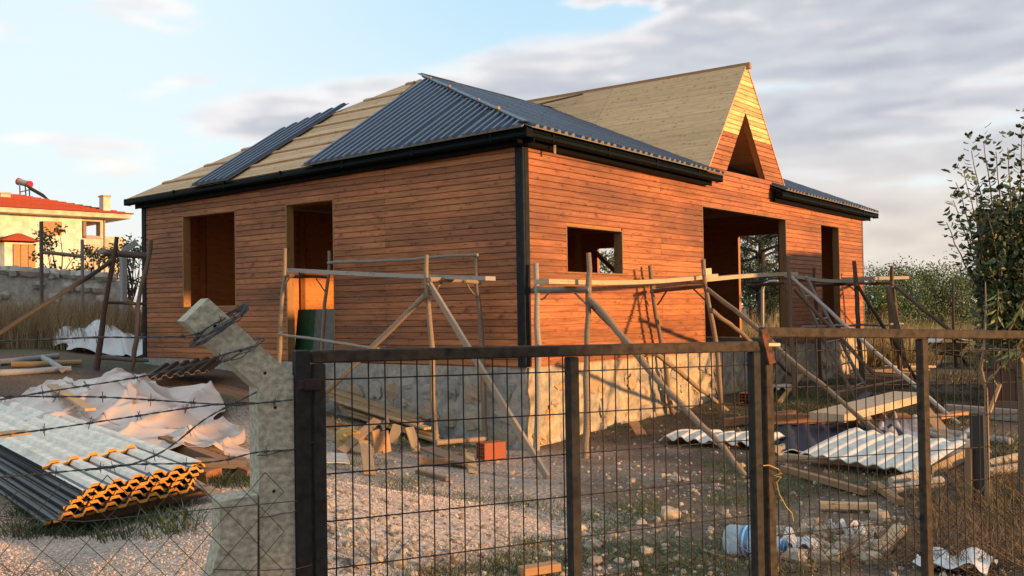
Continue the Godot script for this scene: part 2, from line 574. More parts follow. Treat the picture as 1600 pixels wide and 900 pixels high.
# ---------------------------------------------------------------- ground
func ground_color(x: float, z: float, h: float) -> Color:
	var n := noi2.get_noise_2d(x * 4.0, z * 4.0)
	var n2 := noi2.get_noise_2d(x * 14.0 + 50.0, z * 14.0)
	var n3 := noi.get_noise_2d(x * 9.0, z * 9.0)
	var earth := Color(0.10, 0.072, 0.05).lerp(Color(0.22, 0.16, 0.11), clampf(0.5 + n + n2 * 0.5, 0, 1))
	var red := Color(0.19, 0.095, 0.055)
	var grav := Color(0.70, 0.55, 0.44).lerp(Color(0.52, 0.42, 0.36), clampf(0.5 + n2, 0, 1))
	var green := Color(0.07, 0.085, 0.03)
	var c := earth
	# gravel spread round the heap and along the left of the gate
	var q := Vector2(x - HEAP.x, z - HEAP.z).length()
	var gk := 1.0 - smoothstep(1.5, 3.0, q + n * 1.4)
	var q2 := Vector2(x + 6.6, z - 3.7).length()
	gk = maxf(gk, 1.0 - smoothstep(1.4, 2.4, q2 + n * 1.2))
	var q3 := Vector2(x + 2.2, z - 0.2).length()
	gk = maxf(gk, 0.75 * (1.0 - smoothstep(1.4, 3.0, q3 + n * 2.0)))
	c = c.lerp(grav, gk)
	# reddish bank of dug earth on the left
	var bk := smoothstep(-0.75, -0.35, h) * (1.0 - smoothstep(-9.0, -12.0, z)) * clampf(0.6 + n * 1.8, 0, 1)
	if x < 1.0:
		c = c.lerp(red, clampf(bk, 0, 1) * 0.7)
	# thin grass
	var far := smoothstep(14.0, 24.0, Vector2(x, z).length())
	var gg := smoothstep(0.05, 0.35, n3 + n2 * 0.4) * (1.0 - gk) * 0.7
	c = c.lerp(green, clampf(gg, 0, 1))
	c = c.lerp(Color(0.26, 0.20, 0.10), far * 0.8)
	return c
func axis_steps(a: float, b: float, lo: float, hi: float, st: float) -> PackedFloat32Array:
	var o := PackedFloat32Array()
	var x := lo
	while x <= hi:
		o.append(x)
		x += st
	var s := st
	var pre := []
	x = lo
	while x > a:
		s *= 1.35
		x -= s
		pre.append(maxf(x, a))
	pre.reverse()
	var r := PackedFloat32Array(pre)
	r.append_array(o)
	s = st
	x = o[o.size() - 1]
	while x < b:
		s *= 1.35
		x += s
		r.append(minf(x, b))
	return r
func build_ground() -> void:
	var xs := axis_steps(-900.0, 900.0, -11.0, 14.0, 0.11)
	var zs := axis_steps(-900.0, 900.0, -12.0, 8.0, 0.11)
	var nx := xs.size()
	var nz := zs.size()
	var mb := MB.new()
	var hs := PackedFloat32Array()
	hs.resize(nx * nz)
	for i in nx:
		for j in nz:
			hs[i * nz + j] = hfine(xs[i], zs[j])
	for i in nx:
		for j in nz:
			var i0 := maxi(i - 1, 0)
			var i1 := mini(i + 1, nx - 1)
			var j0 := maxi(j - 1, 0)
			var j1 := mini(j + 1, nz - 1)
			var nn := Vector3(-(hs[i1 * nz + j] - hs[i0 * nz + j]) / (xs[i1] - xs[i0]), 1.0, -(hs[i * nz + j1] - hs[i * nz + j0]) / (zs[j1] - zs[j0])).normalized()
			mb.col = ground_color(xs[i], zs[j], hs[i * nz + j])
			mb.vert(Vector3(xs[i], hs[i * nz + j], zs[j]), nn, Vector2(xs[i], zs[j]))
	for i in nx - 1:
		for j in nz - 1:
			var a := i * nz + j
			var b := a + nz
			mb.idx(a, a + 1, b + 1); mb.idx(a, b + 1, b)
	structure("ground", mb.mesh(), mat("earth"))

# ---------------------------------------------------------------- house
const HL := 8.08
const HR := 12.71
const TOP := 2.74
const PITCH := 0.0835
const STAIN := Color(0.50, 0.182, 0.066)
const RAW := Color(0.86, 0.66, 0.27)
const APEX := Vector3(2.6, 4.63, -4.04)
const APEX2 := Vector3(10.1, 4.63, -4.04)
const OH := 0.25
const GX := 6.67
const GY := 4.97
const GK := 1.265
func eave_left(z: float) -> float:
	return lerpf(2.88, 2.69, (OH - z) / (HL + 2 * OH))
func eave_front(x: float) -> float:
	return lerpf(2.88, 2.735, (x + OH) / (HR + 2 * OH))
func roof_left(z: float, t: float) -> Vector3:      # hip end over the short wall
	return Vector3(-OH, eave_left(z), z).lerp(Vector3(APEX.x, APEX.y, z), t)
func left_end(z: float) -> float:
	return (OH - z) / (OH - APEX.z) if z > APEX.z else (z + HL + OH) / (APEX.z + HL + OH)
func roof_front(x: float, t: float) -> Vector3:     # long slope over the sunlit wall
	return Vector3(x, eave_front(x), OH).lerp(Vector3(x, APEX.y, APEX.z), t)
func front_end(x: float) -> float:
	if x < APEX.x:
		return (x + OH) / (APEX.x + OH)
	if x > APEX2.x:
		return (HR + OH - x) / (HR + OH - APEX2.x)
	return 1.0
func gable_y(x: float) -> float:
	return GY - GK * absf(x - GX)
func front_start(x: float) -> float:               # where the slope comes out of the gable's valley
	if x < 5.06 or x > 8.28:
		return 0.0
	var g := gable_y(x)
	return clampf((g - eave_front(x)) / (APEX.y - eave_front(x)), 0.0, 1.0)

# one siding board on a wall: o = wall origin, d = along, nrm = outwards; ends may be slanted
func siding(parent: Node, o: Vector3, d: Vector3, nrm: Vector3, y: float, h: float, x0b: float, x1b: float, x0t: float, x1t: float, col: Color) -> void:
	var mb := MB.new()
	var t := 0.022 + rng.randf_range(-0.002, 0.002)
	var g := 0.005
	var ch := 0.009
	var ys := [g, g + ch * 0.7, h - ch * 0.7, h - 0.0005]
	var zs := [t - ch, t, t, t - ch]
	var uo := Vector2(rng.randf() * 2.4, rng.randf() * 0.6)
	var tint := rng.randf_range(0.72, 1.2)
	var hue := rng.randf_range(-0.06, 0.06)
	var n := maxi(1, int(ceil((maxf(x1b, x1t) - minf(x0b, x0t)) / 0.22)))
	var P := func(s: float, k: int) -> Vector3:
		var f: float = ys[k] / h
		var a := lerpf(x0b, x0t, f)
		var b := lerpf(x1b, x1t, f)
		return o + d * lerpf(a, b, s) + Vector3.UP * (y + ys[k]) + nrm * zs[k]
	var nn := [(nrm - Vector3.UP).normalized(), nrm, nrm, (nrm + Vector3.UP).normalized()]
	var flip: bool = d.cross(Vector3.UP).dot(nrm) < 0.0
	for strip in 3:
		for i in n + 1:
			var s := float(i) / n
			for k in [strip, strip + 1]:
				var p: Vector3 = P.call(s, k)
				var bl := noi2.get_noise_3d(p.x * 9.0, p.y * 30.0 + 31.0, p.z * 9.0)
				var bl2 := noi2.get_noise_3d(p.x * 2.2 + 90.0, p.y * 5.0, p.z * 2.2)
				var c := col * tint * (1.0 + 0.35 * bl)
				c.g *= 1.0 + hue
				if col == STAIN:
					c = c.lerp(Color(0.105, 0.045, 0.032), clampf((bl2 + 0.02) * 1.7 + bl * 0.45, 0.0, 0.68))
				c.a = 1.0
				mb.col = c
				var nv: Vector3 = nrm if strip == 1 else (nn[0] if strip == 0 else nn[3])
				mb.vert(p, nv, uo + Vector2(d.dot(p - o), ys[k]))
		var base := strip * (n + 1) * 2
		for i in n:
			var a := base + i * 2
			if flip:
				mb.idx(a, a + 1, a + 3); mb.idx(a, a + 3, a + 2)
			else:
				mb.idx(a, a + 3, a + 1); mb.idx(a, a + 2, a + 3)
	mb.col = col * 0.8
	for e in 2:      # end grain
		var s := float(e)
		var a: Vector3 = P.call(s, 0)
		var b: Vector3 = P.call(s, 1)
		var c2: Vector3 = P.call(s, 2)
		var f: Vector3 = P.call(s, 3)
		var out := d * (1.0 if e == 1 else -1.0)
		mb.quad_out(a, b, c2, f, out)
		mb.quad_out(a, f, f - nrm * (t - ch), a - nrm * (t - ch), out)
	part(parent, "siding_board", mb.mesh(), mat("siding"))

# cut the run 0..len at one row into boards between the openings
func row_runs(a: float, b: float, y: float, h: float, holes: Array, joints: Array) -> Array:
	var runs := [[a, b]]
	for q in holes:
		if y + h * 0.5 > q[2] and y + h * 0.5 < q[3]:
			var nr := []
			for r in runs:
				if q[1] <= r[0] or q[0] >= r[1]:
					nr.append(r)
				else:
					if q[0] - r[0] > 0.03: nr.append([r[0], q[0]])
					if r[1] - q[1] > 0.03: nr.append([q[1], r[1]])
			runs = nr
	var out := []
	for r in runs:
		var s: float = r[0]
		for j in joints:
			var jj: float = j + (0.0 if rng.randf() < 0.7 else rng.randf_range(-0.5, 0.5))
			if jj > s + 0.9 and jj < r[1] - 0.9:
				out.append([s, jj - 0.0015])
				s = jj + 0.0015
		out.append([s, r[1]])
	return out

# a wall core with rectangular holes, built as boxes round the holes; runs along d from o
func wall_core(mb: MB, o: Vector3, d: Vector3, nrm: Vector3, a: float, b: float, y0: float, y1: float, thick: float, holes: Array) -> void:
	var cuts := [a, b]
	for q in holes:
		cuts.append(q[0]); cuts.append(q[1])
	cuts.sort()
	for i in cuts.size() - 1:
		var x0: float = cuts[i]
		var x1: float = cuts[i + 1]
		if x1 - x0 < 0.001:
			continue
		var mid := (x0 + x1) * 0.5
		var spans := [[y0, y1]]
		for q in holes:
			if mid > q[0] and mid < q[1]:
				spans = []
				if q[2] > y0 + 0.01: spans.append([y0, q[2]])
				if q[3] < y1 - 0.01: spans.append([q[3], y1])
		for s in spans:
			var c: Vector3 = o + d * mid + Vector3.UP * ((s[0] + s[1]) * 0.5) - nrm * (thick * 0.5)
			mb.box(Transform3D(Basis(d, Vector3.UP, d.cross(Vector3.UP)), c), Vector3(x1 - x0, s[1] - s[0], thick), 0.0, Vector2(rng.randf(), rng.randf()))

# corrugated panel laid on a roof: fall lines at coordinate s from t0(s) to t1(s)
func roof_panel(parent: Node, called: String, s0: float, s1: float, base: Callable, ft0: Callable, ft1: Callable, side: Vector3, col: Color, foam_col: Color, t_over := 0.0) -> void:
	var mb := MB.new()
	var fm := MB.new()
	var pitch := 0.155
	var hgt := 0.036
	var prof := [[0.0, 0.0], [0.42, 0.0], [0.55, 1.0], [0.87, 1.0], [1.0, 0.0]]
	var ss := [s0]
	var hh := [0.0]
	var k := 0
	while s0 + pitch * k < s1:
		for q in prof:
			var s: float = s0 + pitch * (k + q[0])
			if s > ss[ss.size() - 1] + 1e-4 and s <= s1:
				ss.append(s)
				hh.append(q[1] * hgt)
		k += 1
	if ss[ss.size() - 1] < s1 - 1e-3:
		ss.append(s1); hh.append(0.0)
	var mid: Vector3 = base.call((s0 + s1) * 0.5, 0.5)
	var dn: Vector3 = (base.call((s0 + s1) * 0.5, 0.6) - mid).normalized()
	var nrm := side.cross(dn).normalized()
	if nrm.y < 0.0:
		nrm = -nrm
	var lo := 0.012
	for i in ss.size() - 1:
		var a0: float = ft0.call(ss[i]); var a1: float = ft1.call(ss[i])
		var b0: float = ft0.call(ss[i + 1]); var b1: float = ft1.call(ss[i + 1])
		if a1 - a0 < 0.004 and b1 - b0 < 0.004:
			continue
		a1 = maxf(a1, a0 + 0.001); b1 = maxf(b1, b0 + 0.001)
		var A0: Vector3 = base.call(ss[i], a0 - t_over); var A1: Vector3 = base.call(ss[i], a1)
		var B0: Vector3 = base.call(ss[i + 1], b0 - t_over); var B1: Vector3 = base.call(ss[i + 1], b1)
		var ha: Vector3 = nrm * (lo + 0.012 + hh[i])
		var hb: Vector3 = nrm * (lo + 0.012 + hh[i + 1])
		var l := nrm * lo
		mb.col = col * rng.randf_range(0.94, 1.06)
		mb.quad_out(A0 + ha, A1 + ha, B1 + hb, B0 + hb, nrm)
		mb.quad_out(A0 + l, A1 + l, B1 + l, B0 + l, -nrm)
		fm.col = foam_col
		fm.quad_out(A0 + l, A0 + ha, B0 + hb, B0 + l, -dn)
		fm.quad_out(A1 + l, A1 + ha, B1 + hb, B1 + l, dn)
		if i == 0:
			fm.quad_out(A0 + l, A0 + ha, A1 + ha, A1 + l, -side)
		if i == ss.size() - 2:
			fm.quad_out(B0 + l, B0 + hb, B1 + hb, B1 + l, side)
	if mb.v.size() == 0:
		return
	var o := part(parent, called, mb.mesh(), mat("sheetmetal"))
	part(o, "foam_edge", fm.mesh(), mat("foam"))

func build_house() -> void:
	var H := thing("timber_house", "unfinished brown timber plank house with half laid corrugated roof and steep gable", "house", Vector3.ZERO)
	var LW := [[5.597, 6.991, 0.825, 2.351], [3.363, 4.41, -0.2, 2.351]]
	var RW := [[0.905, 2.335, 1.173, 1.809], [4.831, 8.314, -0.2, 2.356], [10.12, 11.2, 0.10, 2.37]]
	var EW := [[1.80, 2.80, -0.2, 2.40], [6.15, 6.80, 0.9, 2.30]]
	var inner := Color(0.56, 0.24, 0.08)
	# ---- walls
	var shade_o := Vector3(0, 0, 0)
	var dl := Vector3(0, 0, -1)
	var dr := Vector3(1, 0, 0)
	var nl := Vector3(-1, 0, 0)
	var nr := Vector3(0, 0, 1)
	var cm := MB.new()
	cm.col = inner
	wall_core(cm, Vector3.ZERO, dl, nl, 0.0, HL, -0.02, TOP, 0.11, LW)
	var wl := part(H, "short_wall", cm.mesh(), mat("lumber"))
	cm = MB.new()
	cm.col = inner
	wall_core(cm, Vector3.ZERO, dr, nr, 0.112, HR, -0.02, TOP, 0.11, RW)
	var wr := part(H, "long_wall", cm.mesh(), mat("lumber"))
	cm = MB.new()
	cm.col = inner
	wall_core(cm, Vector3(HR, 0, -0.112), dl, Vector3(1, 0, 0), 0.0, HL - 0.224, -0.02, TOP, 0.11, EW)
	part(H, "end_wall", cm.mesh(), mat("lumber"))
	cm = MB.new()
	cm.col = Color(0.70, 0.28, 0.075)
	wall_core(cm, Vector3(0, 0, -HL), dr, Vector3(0, 0, -1), 0.112, HR, -0.02, TOP, 0.11, [])
	part(H, "back_wall", cm.mesh(), mat("lumber"))
	# interior boarding lines on the back wall, studs
	for i in 9:
		var sx := 1.05 + i * 1.16
		part(H, "stud", bar_mesh(Vector3(sx, 0.0, -HL + 0.16), Vector3(sx, 2.7, -HL + 0.16), 0.09, 0.09, inner * 0.9), mat("lumber"))
	for i in 5:
		var sx := 1.6 + i * 2.3
		part(H, "tie_beam", bar_mesh(Vector3(sx, 2.62, -0.13), Vector3(sx, 2.62, -HL + 0.13), 0.08, 0.16, inner * 0.9), mat("lumber"))
	part(H, "brace", bar_mesh(Vector3(12.4, 1.2, -5.7), Vector3(12.4, 2.25, -6.9), 0.1, 0.1, Color(0.55, 0.22, 0.08)), mat("lumber"))
	var post := bar_mesh(Vector3(8.2, 0.0, -4.6), Vector3(8.2, 2.6, -4.6), 0.12, 0.12, inner * 0.9)
	part(H, "inner_post", post, mat("lumber"))
	var fl := MB.new()
	fl.col = Color(0.20, 0.19, 0.18)
	fl.box(Transform3D(Basis(), Vector3(HR * 0.5, -0.09, -HL * 0.5)), Vector3(HR - 0.26, 0.12, HL - 0.26), 0.0)
	part(H, "floor_slab", fl.mesh(), mat("mortar"))
	# ---- siding rows
	var rows := 33
	for i in rows:
		var y := i * PITCH
		for r in row_runs(0.05, HL - 0.05, y, PITCH, LW, [2.35, 5.0]):
			siding(wl, Vector3.ZERO, dl, nl, y, PITCH, r[0], r[1], r[0], r[1], STAIN)
		for r in row_runs(0.05, HR - 0.02, y, PITCH, RW, [3.45, 7.0, 9.6]):
			siding(wr, Vector3.ZERO, dr, nr, y, PITCH, r[0], r[1], r[0], r[1], STAIN)
	# ---- gable front: rows go on upwards, cut to the slope, round a triangular opening
	var gm := MB.new()
	gm.col = inner
	var gt := [Vector2(GX, GY - 0.02), Vector2(GX - 1.74, 2.742), Vector2(GX + 1.74, 2.742)]
	var ta := Vector2(6.595, 4.12)
	var tl := Vector2(5.775, 3.0)
	var tr := Vector2(7.397, 3.0)
	var gq := [[gt[0], ta, tl, gt[1]], [gt[0], gt[2], tr, ta], [gt[1], tl, tr, gt[2]]]
	for q in gq:
		for zz in [0.0, -0.09]:
			var p := []
			for c in q:
				p.append(Vector3(c.x, c.y, zz))
			gm.quad_out(p[0], p[1], p[2], p[3], Vector3(0, 0, 1.0 if zz == 0.0 else -1.0))
	for e in [[ta, tl], [tl, tr], [tr, ta]]:
		var a: Vector2 = e[0]
		var b: Vector2 = e[1]
		var mid := Vector2(6.59, 3.4) - (a + b) * 0.5
		gm.quad_out(Vector3(a.x, a.y, 0.02), Vector3(b.x, b.y, 0.02), Vector3(b.x, b.y, -0.09), Vector3(a.x, a.y, -0.09), Vector3(mid.x, mid.y, 0))
	var wg := part(H, "gable_front", gm.mesh(), mat("lumber"))
	var gi := rows
	while gi * PITCH < GY - 0.1:
		var y := gi * PITCH
		var yt := y + PITCH
		var c := RAW if y > 3.62 else STAIN
		var l0 := GX - (GY - y) / GK
		var l1 := GX - (GY - yt) / GK
		var r0 := GX + (GY - y) / GK
		var r1 := GX + (GY - yt) / GK
		if y < 2.93:
			l0 = 5.0; l1 = 5.0; r0 = 8.3; r1 = 8.3
		var ym := y + PITCH * 0.5
		if ym > 3.0 and ym < 4.1:
			var ia := lerpf(tl.x, ta.x, (maxf(y, 3.0) - 3.0) / 1.12)
			var ib := lerpf(tl.x, ta.x, clampf((yt - 3.0) / 1.12, 0, 1))
			var ja := lerpf(tr.x, ta.x, (maxf(y, 3.0) - 3.0) / 1.12)
			var jb := lerpf(tr.x, ta.x, clampf((yt - 3.0) / 1.12, 0, 1))
			siding(wg, Vector3.ZERO, dr, nr, y, PITCH, l0, ia, l1, ib, c)
			siding(wg, Vector3.ZERO, dr, nr, y, PITCH, ja, r0, jb, r1, c)
		else:
			siding(wg, Vector3.ZERO, dr, nr, y, PITCH, l0, r0, l1, r1, c)
		gi += 1
	# ---- jamb linings
	var jc := Color(0.42, 0.22, 0.08)
	for q in LW:
		var op := part(H, "window_lining" if q[2] > 0.0 else "door_lining", bar_mesh(Vector3(-0.012, q[3] - 0.014, -q[0]), Vector3(-0.012, q[3] - 0.014, -q[1]), 0.0, 0.0, jc), mat("lumber")) if false else null
		var lin := Node3D.new()
		lin.name = "window_lining" if q[2] > 0.0 else "door_lining"
		H.add_child(lin, true)
		var y0: float = maxf(q[2], 0.0)
		for zz in [q[0] + 0.012, q[1] - 0.012]:
			part(lin, "jamb", bar_mesh(Vector3(0.045, y0, -zz), Vector3(0.045, q[3], -zz), 0.022, 0.14, jc, 0.002, Vector3(1, 0, 0)), mat("lumber"))
		part(lin, "head", bar_mesh(Vector3(0.045, q[3] - 0.012, -q[0] - 0.025), Vector3(0.045, q[3] - 0.012, -q[1] + 0.025), 0.14, 0.022, jc), mat("lumber"))
		if q[2] > 0.0:
			part(lin, "sill", bar_mesh(Vector3(0.045, y0 + 0.012, -q[0] - 0.025), Vector3(0.045, y0 + 0.012, -q[1] + 0.025), 0.14, 0.022, jc), mat("lumber"))
	jc = Color(0.34, 0.19, 0.085)
	for q in RW:
		var lin := Node3D.new()
		lin.name = "window_lining" if q[2] > 0.0 else "doorway_lining"
		H.add_child(lin, true)
		var y0: float = maxf(q[2], 0.0)
		for xx in [q[0] + 0.012, q[1] - 0.012]:
			part(lin, "jamb", bar_mesh(Vector3(xx, y0, -0.045), Vector3(xx, q[3], -0.045), 0.14, 0.022, jc, 0.002, Vector3(1, 0, 0)), mat("lumber"))
		part(lin, "head", bar_mesh(Vector3(q[0] + 0.025, q[3] - 0.012, -0.045), Vector3(q[1] - 0.025, q[3] - 0.012, -0.045), 0.14, 0.022, jc), mat("lumber"))
		if q[2] > 0.0:
			part(lin, "sill", bar_mesh(Vector3(q[0] + 0.025, y0 + 0.012, -0.045), Vector3(q[1] - 0.025, y0 + 0.012, -0.045), 0.14, 0.022, jc), mat("lumber"))
	# ---- corner trims
	var tc := Color(0.030, 0.034, 0.036)
	var tm := MB.new()
	tm.col = tc
	tm.box(Transform3D(Basis(), Vector3(-0.018, 1.36, -0.028)), Vector3(0.04, 2.72, 0.125), 0.006)
	tm.box(Transform3D(Basis(), Vector3(0.045, 1.36, 0.02)), Vector3(0.085, 2.72, 0.036), 0.006)
	part(H, "corner_trim", tm.mesh(), mat("blackmetal"))
	tm = MB.new()
	tm.col = tc
	tm.box(Transform3D(Basis(), Vector3(-0.018, 1.33, -HL - 0.01)), Vector3(0.04, 2.66, 0.11), 0.006)
	part(H, "corner_trim", tm.mesh(), mat("blackmetal"))
	tm = MB.new()
	tm.col = Color(0.2, 0.19, 0.18)
	tm.box(Transform3D(Basis(), Vector3(HR - 0.005, 1.33, 0.008)), Vector3(0.05, 2.66, 0.05), 0.006)
	part(H, "corner_trim", tm.mesh(), mat("blackmetal"))
	# ---- roof deck
	var R := Node3D.new()
	R.name = "roof"
	H.add_child(R)
	var dk := MB.new()
	dk.col = Color(0.60, 0.41, 0.23)
	var th := Vector3(0, -0.03, 0)
	var eC := Vector3(-OH, 2.88, OH)
	var eL := Vector3(-OH, 2.69, -HL - OH)
	var eR := Vector3(HR + OH, 2.735, OH)
	var eB := Vector3(HR + OH, 2.70, -HL - OH)
	var tri3 := [[eC, APEX, eL], [eR, eB, APEX2]]
	for q in tri3:
		dk.tri_out(q[0], q[1], q[2], Vector3.UP)
		dk.tri_out(q[0] + th, q[1] + th, q[2] + th, Vector3.DOWN)
	for q in [[eC, APEX], [APEX, eL], [APEX2, eB], [eR, APEX2]]:
		pass
	dk.quad_out(eL, APEX, APEX2, eB, Vector3.UP)
	dk.quad_out(eL + th, APEX + th, APEX2 + th, eB + th, Vector3.DOWN)
	# the long slope in three strips, open where the gable stands over the wall
	for q in [[-OH, 5.08], [5.08, 7.58], [7.58, HR + OH]]:
		var nseg := 12
		for i in nseg:
			var xa := lerpf(q[0], q[1], float(i) / nseg)
			var xb := lerpf(q[0], q[1], float(i + 1) / nseg)
			var sa := 0.055 if q[0] > 5.0 and q[0] < 7.0 else 0.0
			var ea := front_end(xa)
			var eb := front_end(xb)
			dk.quad_out(roof_front(xa, minf(sa, ea)), roof_front(xb, minf(sa, eb)), roof_front(xb, eb), roof_front(xa, ea), Vector3.UP)
			dk.quad_out(roof_front(xa, minf(sa, ea)) + th, roof_front(xb, minf(sa, eb)) + th, roof_front(xb, eb) + th, roof_front(xa, ea) + th, Vector3.DOWN)
	part(R, "deck", dk.mesh(), mat("lumber"))
	# deck boards and battens on the bare part of the hip end (run along the eave)
	for i in 26:
		var t0 := i / 26.0
		var t1 := (i + 1) / 26.0
		var zl := lerpf(-HL - OH, APEX.z, t0) + 0.02
		var zr := lerpf(-3.55, APEX.z, t0)
		var zl1 := lerpf(-HL - OH, APEX.z, t1) + 0.02
		var zr1 := lerpf(-3.55, APEX.z, t1)
		if i > 24: continue
		var mb := MB.new()
		mb.col = Color(0.78, 0.52, 0.29) * rng.randf_range(0.82, 1.1)
		var up := Vector3(-0.52, 0.85, 0) * 0.012
		var a := roof_left(zl, t0 + 0.001); var b := roof_left(zr, t0 + 0.001)
		var c := roof_left(zr1, t1 - 0.001); var d := roof_left(zl1, t1 - 0.001)
		var uo := Vector2(rng.randf() * 2, rng.randf())
		mb.quad_out(a + up, b + up, c + up, d + up, up, uo + Vector2(a.z, 0), uo + Vector2(b.z, 0), uo + Vector2(c.z, 0.13), uo + Vector2(d.z, 0.13))
		mb.quad_out(a, a + up, b + up, b, Vector3(-1, -1, 0))
		mb.quad_out(c, c + up, d + up, d, Vector3(1, 1, 0))
		mb.quad_out(a, a + up, d + up, d, Vector3(0, 0, -1))
		part(R, "deck_board", mb.mesh(), mat("lumber"))
	for i in 7:
		var t := 0.13 + i * 0.135
		var zl := lerpf(-HL - OH, APEX.z, t) + 0.12 - rng.randf() * 0.10
		var up := Vector3(-0.52, 0.85, 0) * 0.026
		var zr := lerpf(-3.5, APEX.z, t)
		part(R, "batten", bar_mesh(roof_left(zl, t) + up, roof_left(zr, t) + up, 0.07, 0.026, Color(0.72, 0.47, 0.26) * rng.randf_range(0.85, 1.1), 0.003, Vector3(-0.52, 0.85, 0)), mat("lumber"))
	# ---- corrugated panels
	var navy := Color(0.048, 0.082, 0.145)
	var cream := Color(0.30, 0.27, 0.20)
	var zero := func(_s): return 0.0
	var lift_l := func(s, t): return roof_left(s, t) + Vector3(-0.52, 0.85, 0) * 0.036
	var lift_f := func(s, t): return roof_front(s, t) + Vector3(0, 0.92, 0.39) * 0.03
	var hip_l := func(s): return clampf(left_end(s), 0.0, 1.0)
	var zz := OH - 0.02
	while zz > -3.6:
		var z1 := maxf(zz - 1.0, -3.72)
		roof_panel(R, "roof_panel", z1, zz, lift_l, zero, hip_l, Vector3(0, 0, 1), navy * rng.randf_range(0.9, 1.15), cream, 0.012)
		zz = z1 - 0.004
	roof_panel(R, "roof_panel", -6.36, -5.40, func(s, t): return roof_left(s + 0.42 * t, t) + Vector3(-0.52, 0.85, 0) * 0.036, zero, func(s): return (s + HL + OH) / (OH + HL + APEX.z - 0.42) + 0.02, Vector3(0, 0, 1), navy, cream, 0.012)
	var f_end := func(s): return clampf(front_end(s), 0.0, 1.0)
	var f_st := func(s): return minf(front_start(s), front_end(s))
	var xx := -OH + 0.02
	while xx < HR + OH - 0.1:
		var x1 := minf(xx + 1.0, HR + OH)
		if xx < 5.08 and x1 > 5.08: x1 = 5.08
		if xx < 7.6 and x1 > 7.6: x1 = 7.6
		if xx >= 5.05 and xx < 7.55:
			roof_panel(R, "roof_panel", xx, x1, lift_f, func(s): return minf(maxf(front_start(s), 0.055), front_end(s)), f_end, Vector3(1, 0, 0), navy, cream)
		else:
			roof_panel(R, "roof_panel", xx, x1, lift_f, zero, f_end, Vector3(1, 0, 0), navy * rng.randf_range(0.9, 1.15), cream, 0.012)
		xx = x1 + 0.004
	# ridge and hip flashing, a little crooked, and crumbs of foam along the hip
	for q in [[eC, APEX, 7], [APEX, APEX2, 9]]:
		for i in q[2]:
			var a: Vector3 = q[0].lerp(q[1], float(i) / q[2]) + Vector3(0, 0.085 + rng.randf() * 0.012, 0)
			var b: Vector3 = q[0].lerp(q[1], (i + 1.03) / q[2]) + Vector3(0, 0.085 + rng.randf() * 0.012, 0)
			part(R, "ridge_cap", bar_mesh(a, b, 0.085, 0.014, navy, 0.003), mat("sheetmetal"))
	for i in 4:
		var mb := MB.new()
		var p := eC.lerp(APEX, [0.34, 0.62, 0.83, 0.18][i]) + Vector3(-0.1, 0.10, 0.02)
		rock(mb, p, Vector3(0.08, 0.05, 0.06) * rng.randf_range(0.6, 1.0), Basis(), 40 + i, Color(0.48, 0.34, 0.22), 3)
		part(R, "foam_crumb", mb.mesh(), mat("foam"))
	# ---- gable roof: boards parallel to its ridge, on both sides
	for sgn in [-1.0, 1.0]:
		var nb := 17
		for i in nb:
			var d0 := 1.74 * i / nb
			var d1 := 1.74 * (i + 1) / nb
			for seg in 2:
				var z0: float = 0.035 if seg == 0 else -2.72
				var z1: float = -2.715 if seg == 0 else -5.3
				# stop at the valley with the long slope
				var zs := []
				for d in [d0, d1]:
					var y: float = GY - GK * d
					var t: float = (y - 2.79) / (APEX.y - 2.79)
					zs.append(lerpf(OH, APEX.z, t) - 0.12 if t < 1.0 else -5.3)
				var e0 := maxf(z1, zs[0])
				var e1 := maxf(z1, zs[1])
				if e0 >= z0 and e1 >= z0: continue
				e0 = minf(e0, z0 - 0.002)
				e1 = minf(e1, z0 - 0.002)
				var mb := MB.new()
				mb.col = Color(0.82, 0.53, 0.275) * rng.randf_range(0.9, 1.08) * (1.0 if seg == 0 else 0.92)
				var uo := Vector2(rng.randf() * 2, rng.randf())
				var off := Vector3(sgn * 0.784, 0.62, 0) * (0.02 + rng.randf() * 0.002)
				var P := func(d, z): return Vector3(GX + sgn * d, GY - GK * d, z)
				var a: Vector3 = P.call(d0 + 0.001, z0); var b: Vector3 = P.call(d1 - 0.001, z0); var c: Vector3 = P.call(d1 - 0.001, e1); var d: Vector3 = P.call(d0 + 0.001, e0)
				mb.quad_out(a + off, b + off, c + off, d + off, off, uo + Vector2(a.z, 0), uo + Vector2(b.z, 0.16), uo + Vector2(c.z, 0.16), uo + Vector2(d.z, 0))
				mb.quad_out(a, b, c, d, -off, uo, uo, uo, uo)
				mb.quad_out(a, a + off, b + off, b, Vector3(0, 0, 1))
				mb.quad_out(c, c + off, d + off, d, Vector3(0, 0, -1))
				mb.quad_out(a, a + off, d + off, d, Vector3(-sgn * 0.6, 1, 0))
				mb.quad_out(b, b + off, c + off, c, Vector3(sgn * 0.6, -1, 0))
				part(R, "gable_board", mb.mesh(), mat("lumber"))
	part(R, "ridge_beam", bar_mesh(Vector3(GX, GY - 0.02, 0.10), Vector3(GX, GY - 0.02, -5.2), 0.085, 0.11, Color(0.50, 0.27, 0.12), 0.004), mat("lumber"))
	part(R, "loose_lath", bar_mesh(onx(838, 164, GX - 0.25), onx(911, 147, GX - 0.25), 0.04, 0.03, Color(0.22, 0.12, 0.08)), mat("lumber"))
	# ---- eaves: fascia, gutters with joints
	var gcol := Color(0.007, 0.009, 0.009)
	var runs := [[Vector3(-OH, 2.90, OH), Vector3(-OH, 2.71, -HL - 0.22), Vector3(-1, 0, 0)], [Vector3(-OH, 2.90, OH), Vector3(5.10, 2.838, OH), Vector3(0, 0, 1)], [Vector3(7.58, 2.80, OH), Vector3(HR + 0.38, 2.755, OH), Vector3(0, 0, 1)]]
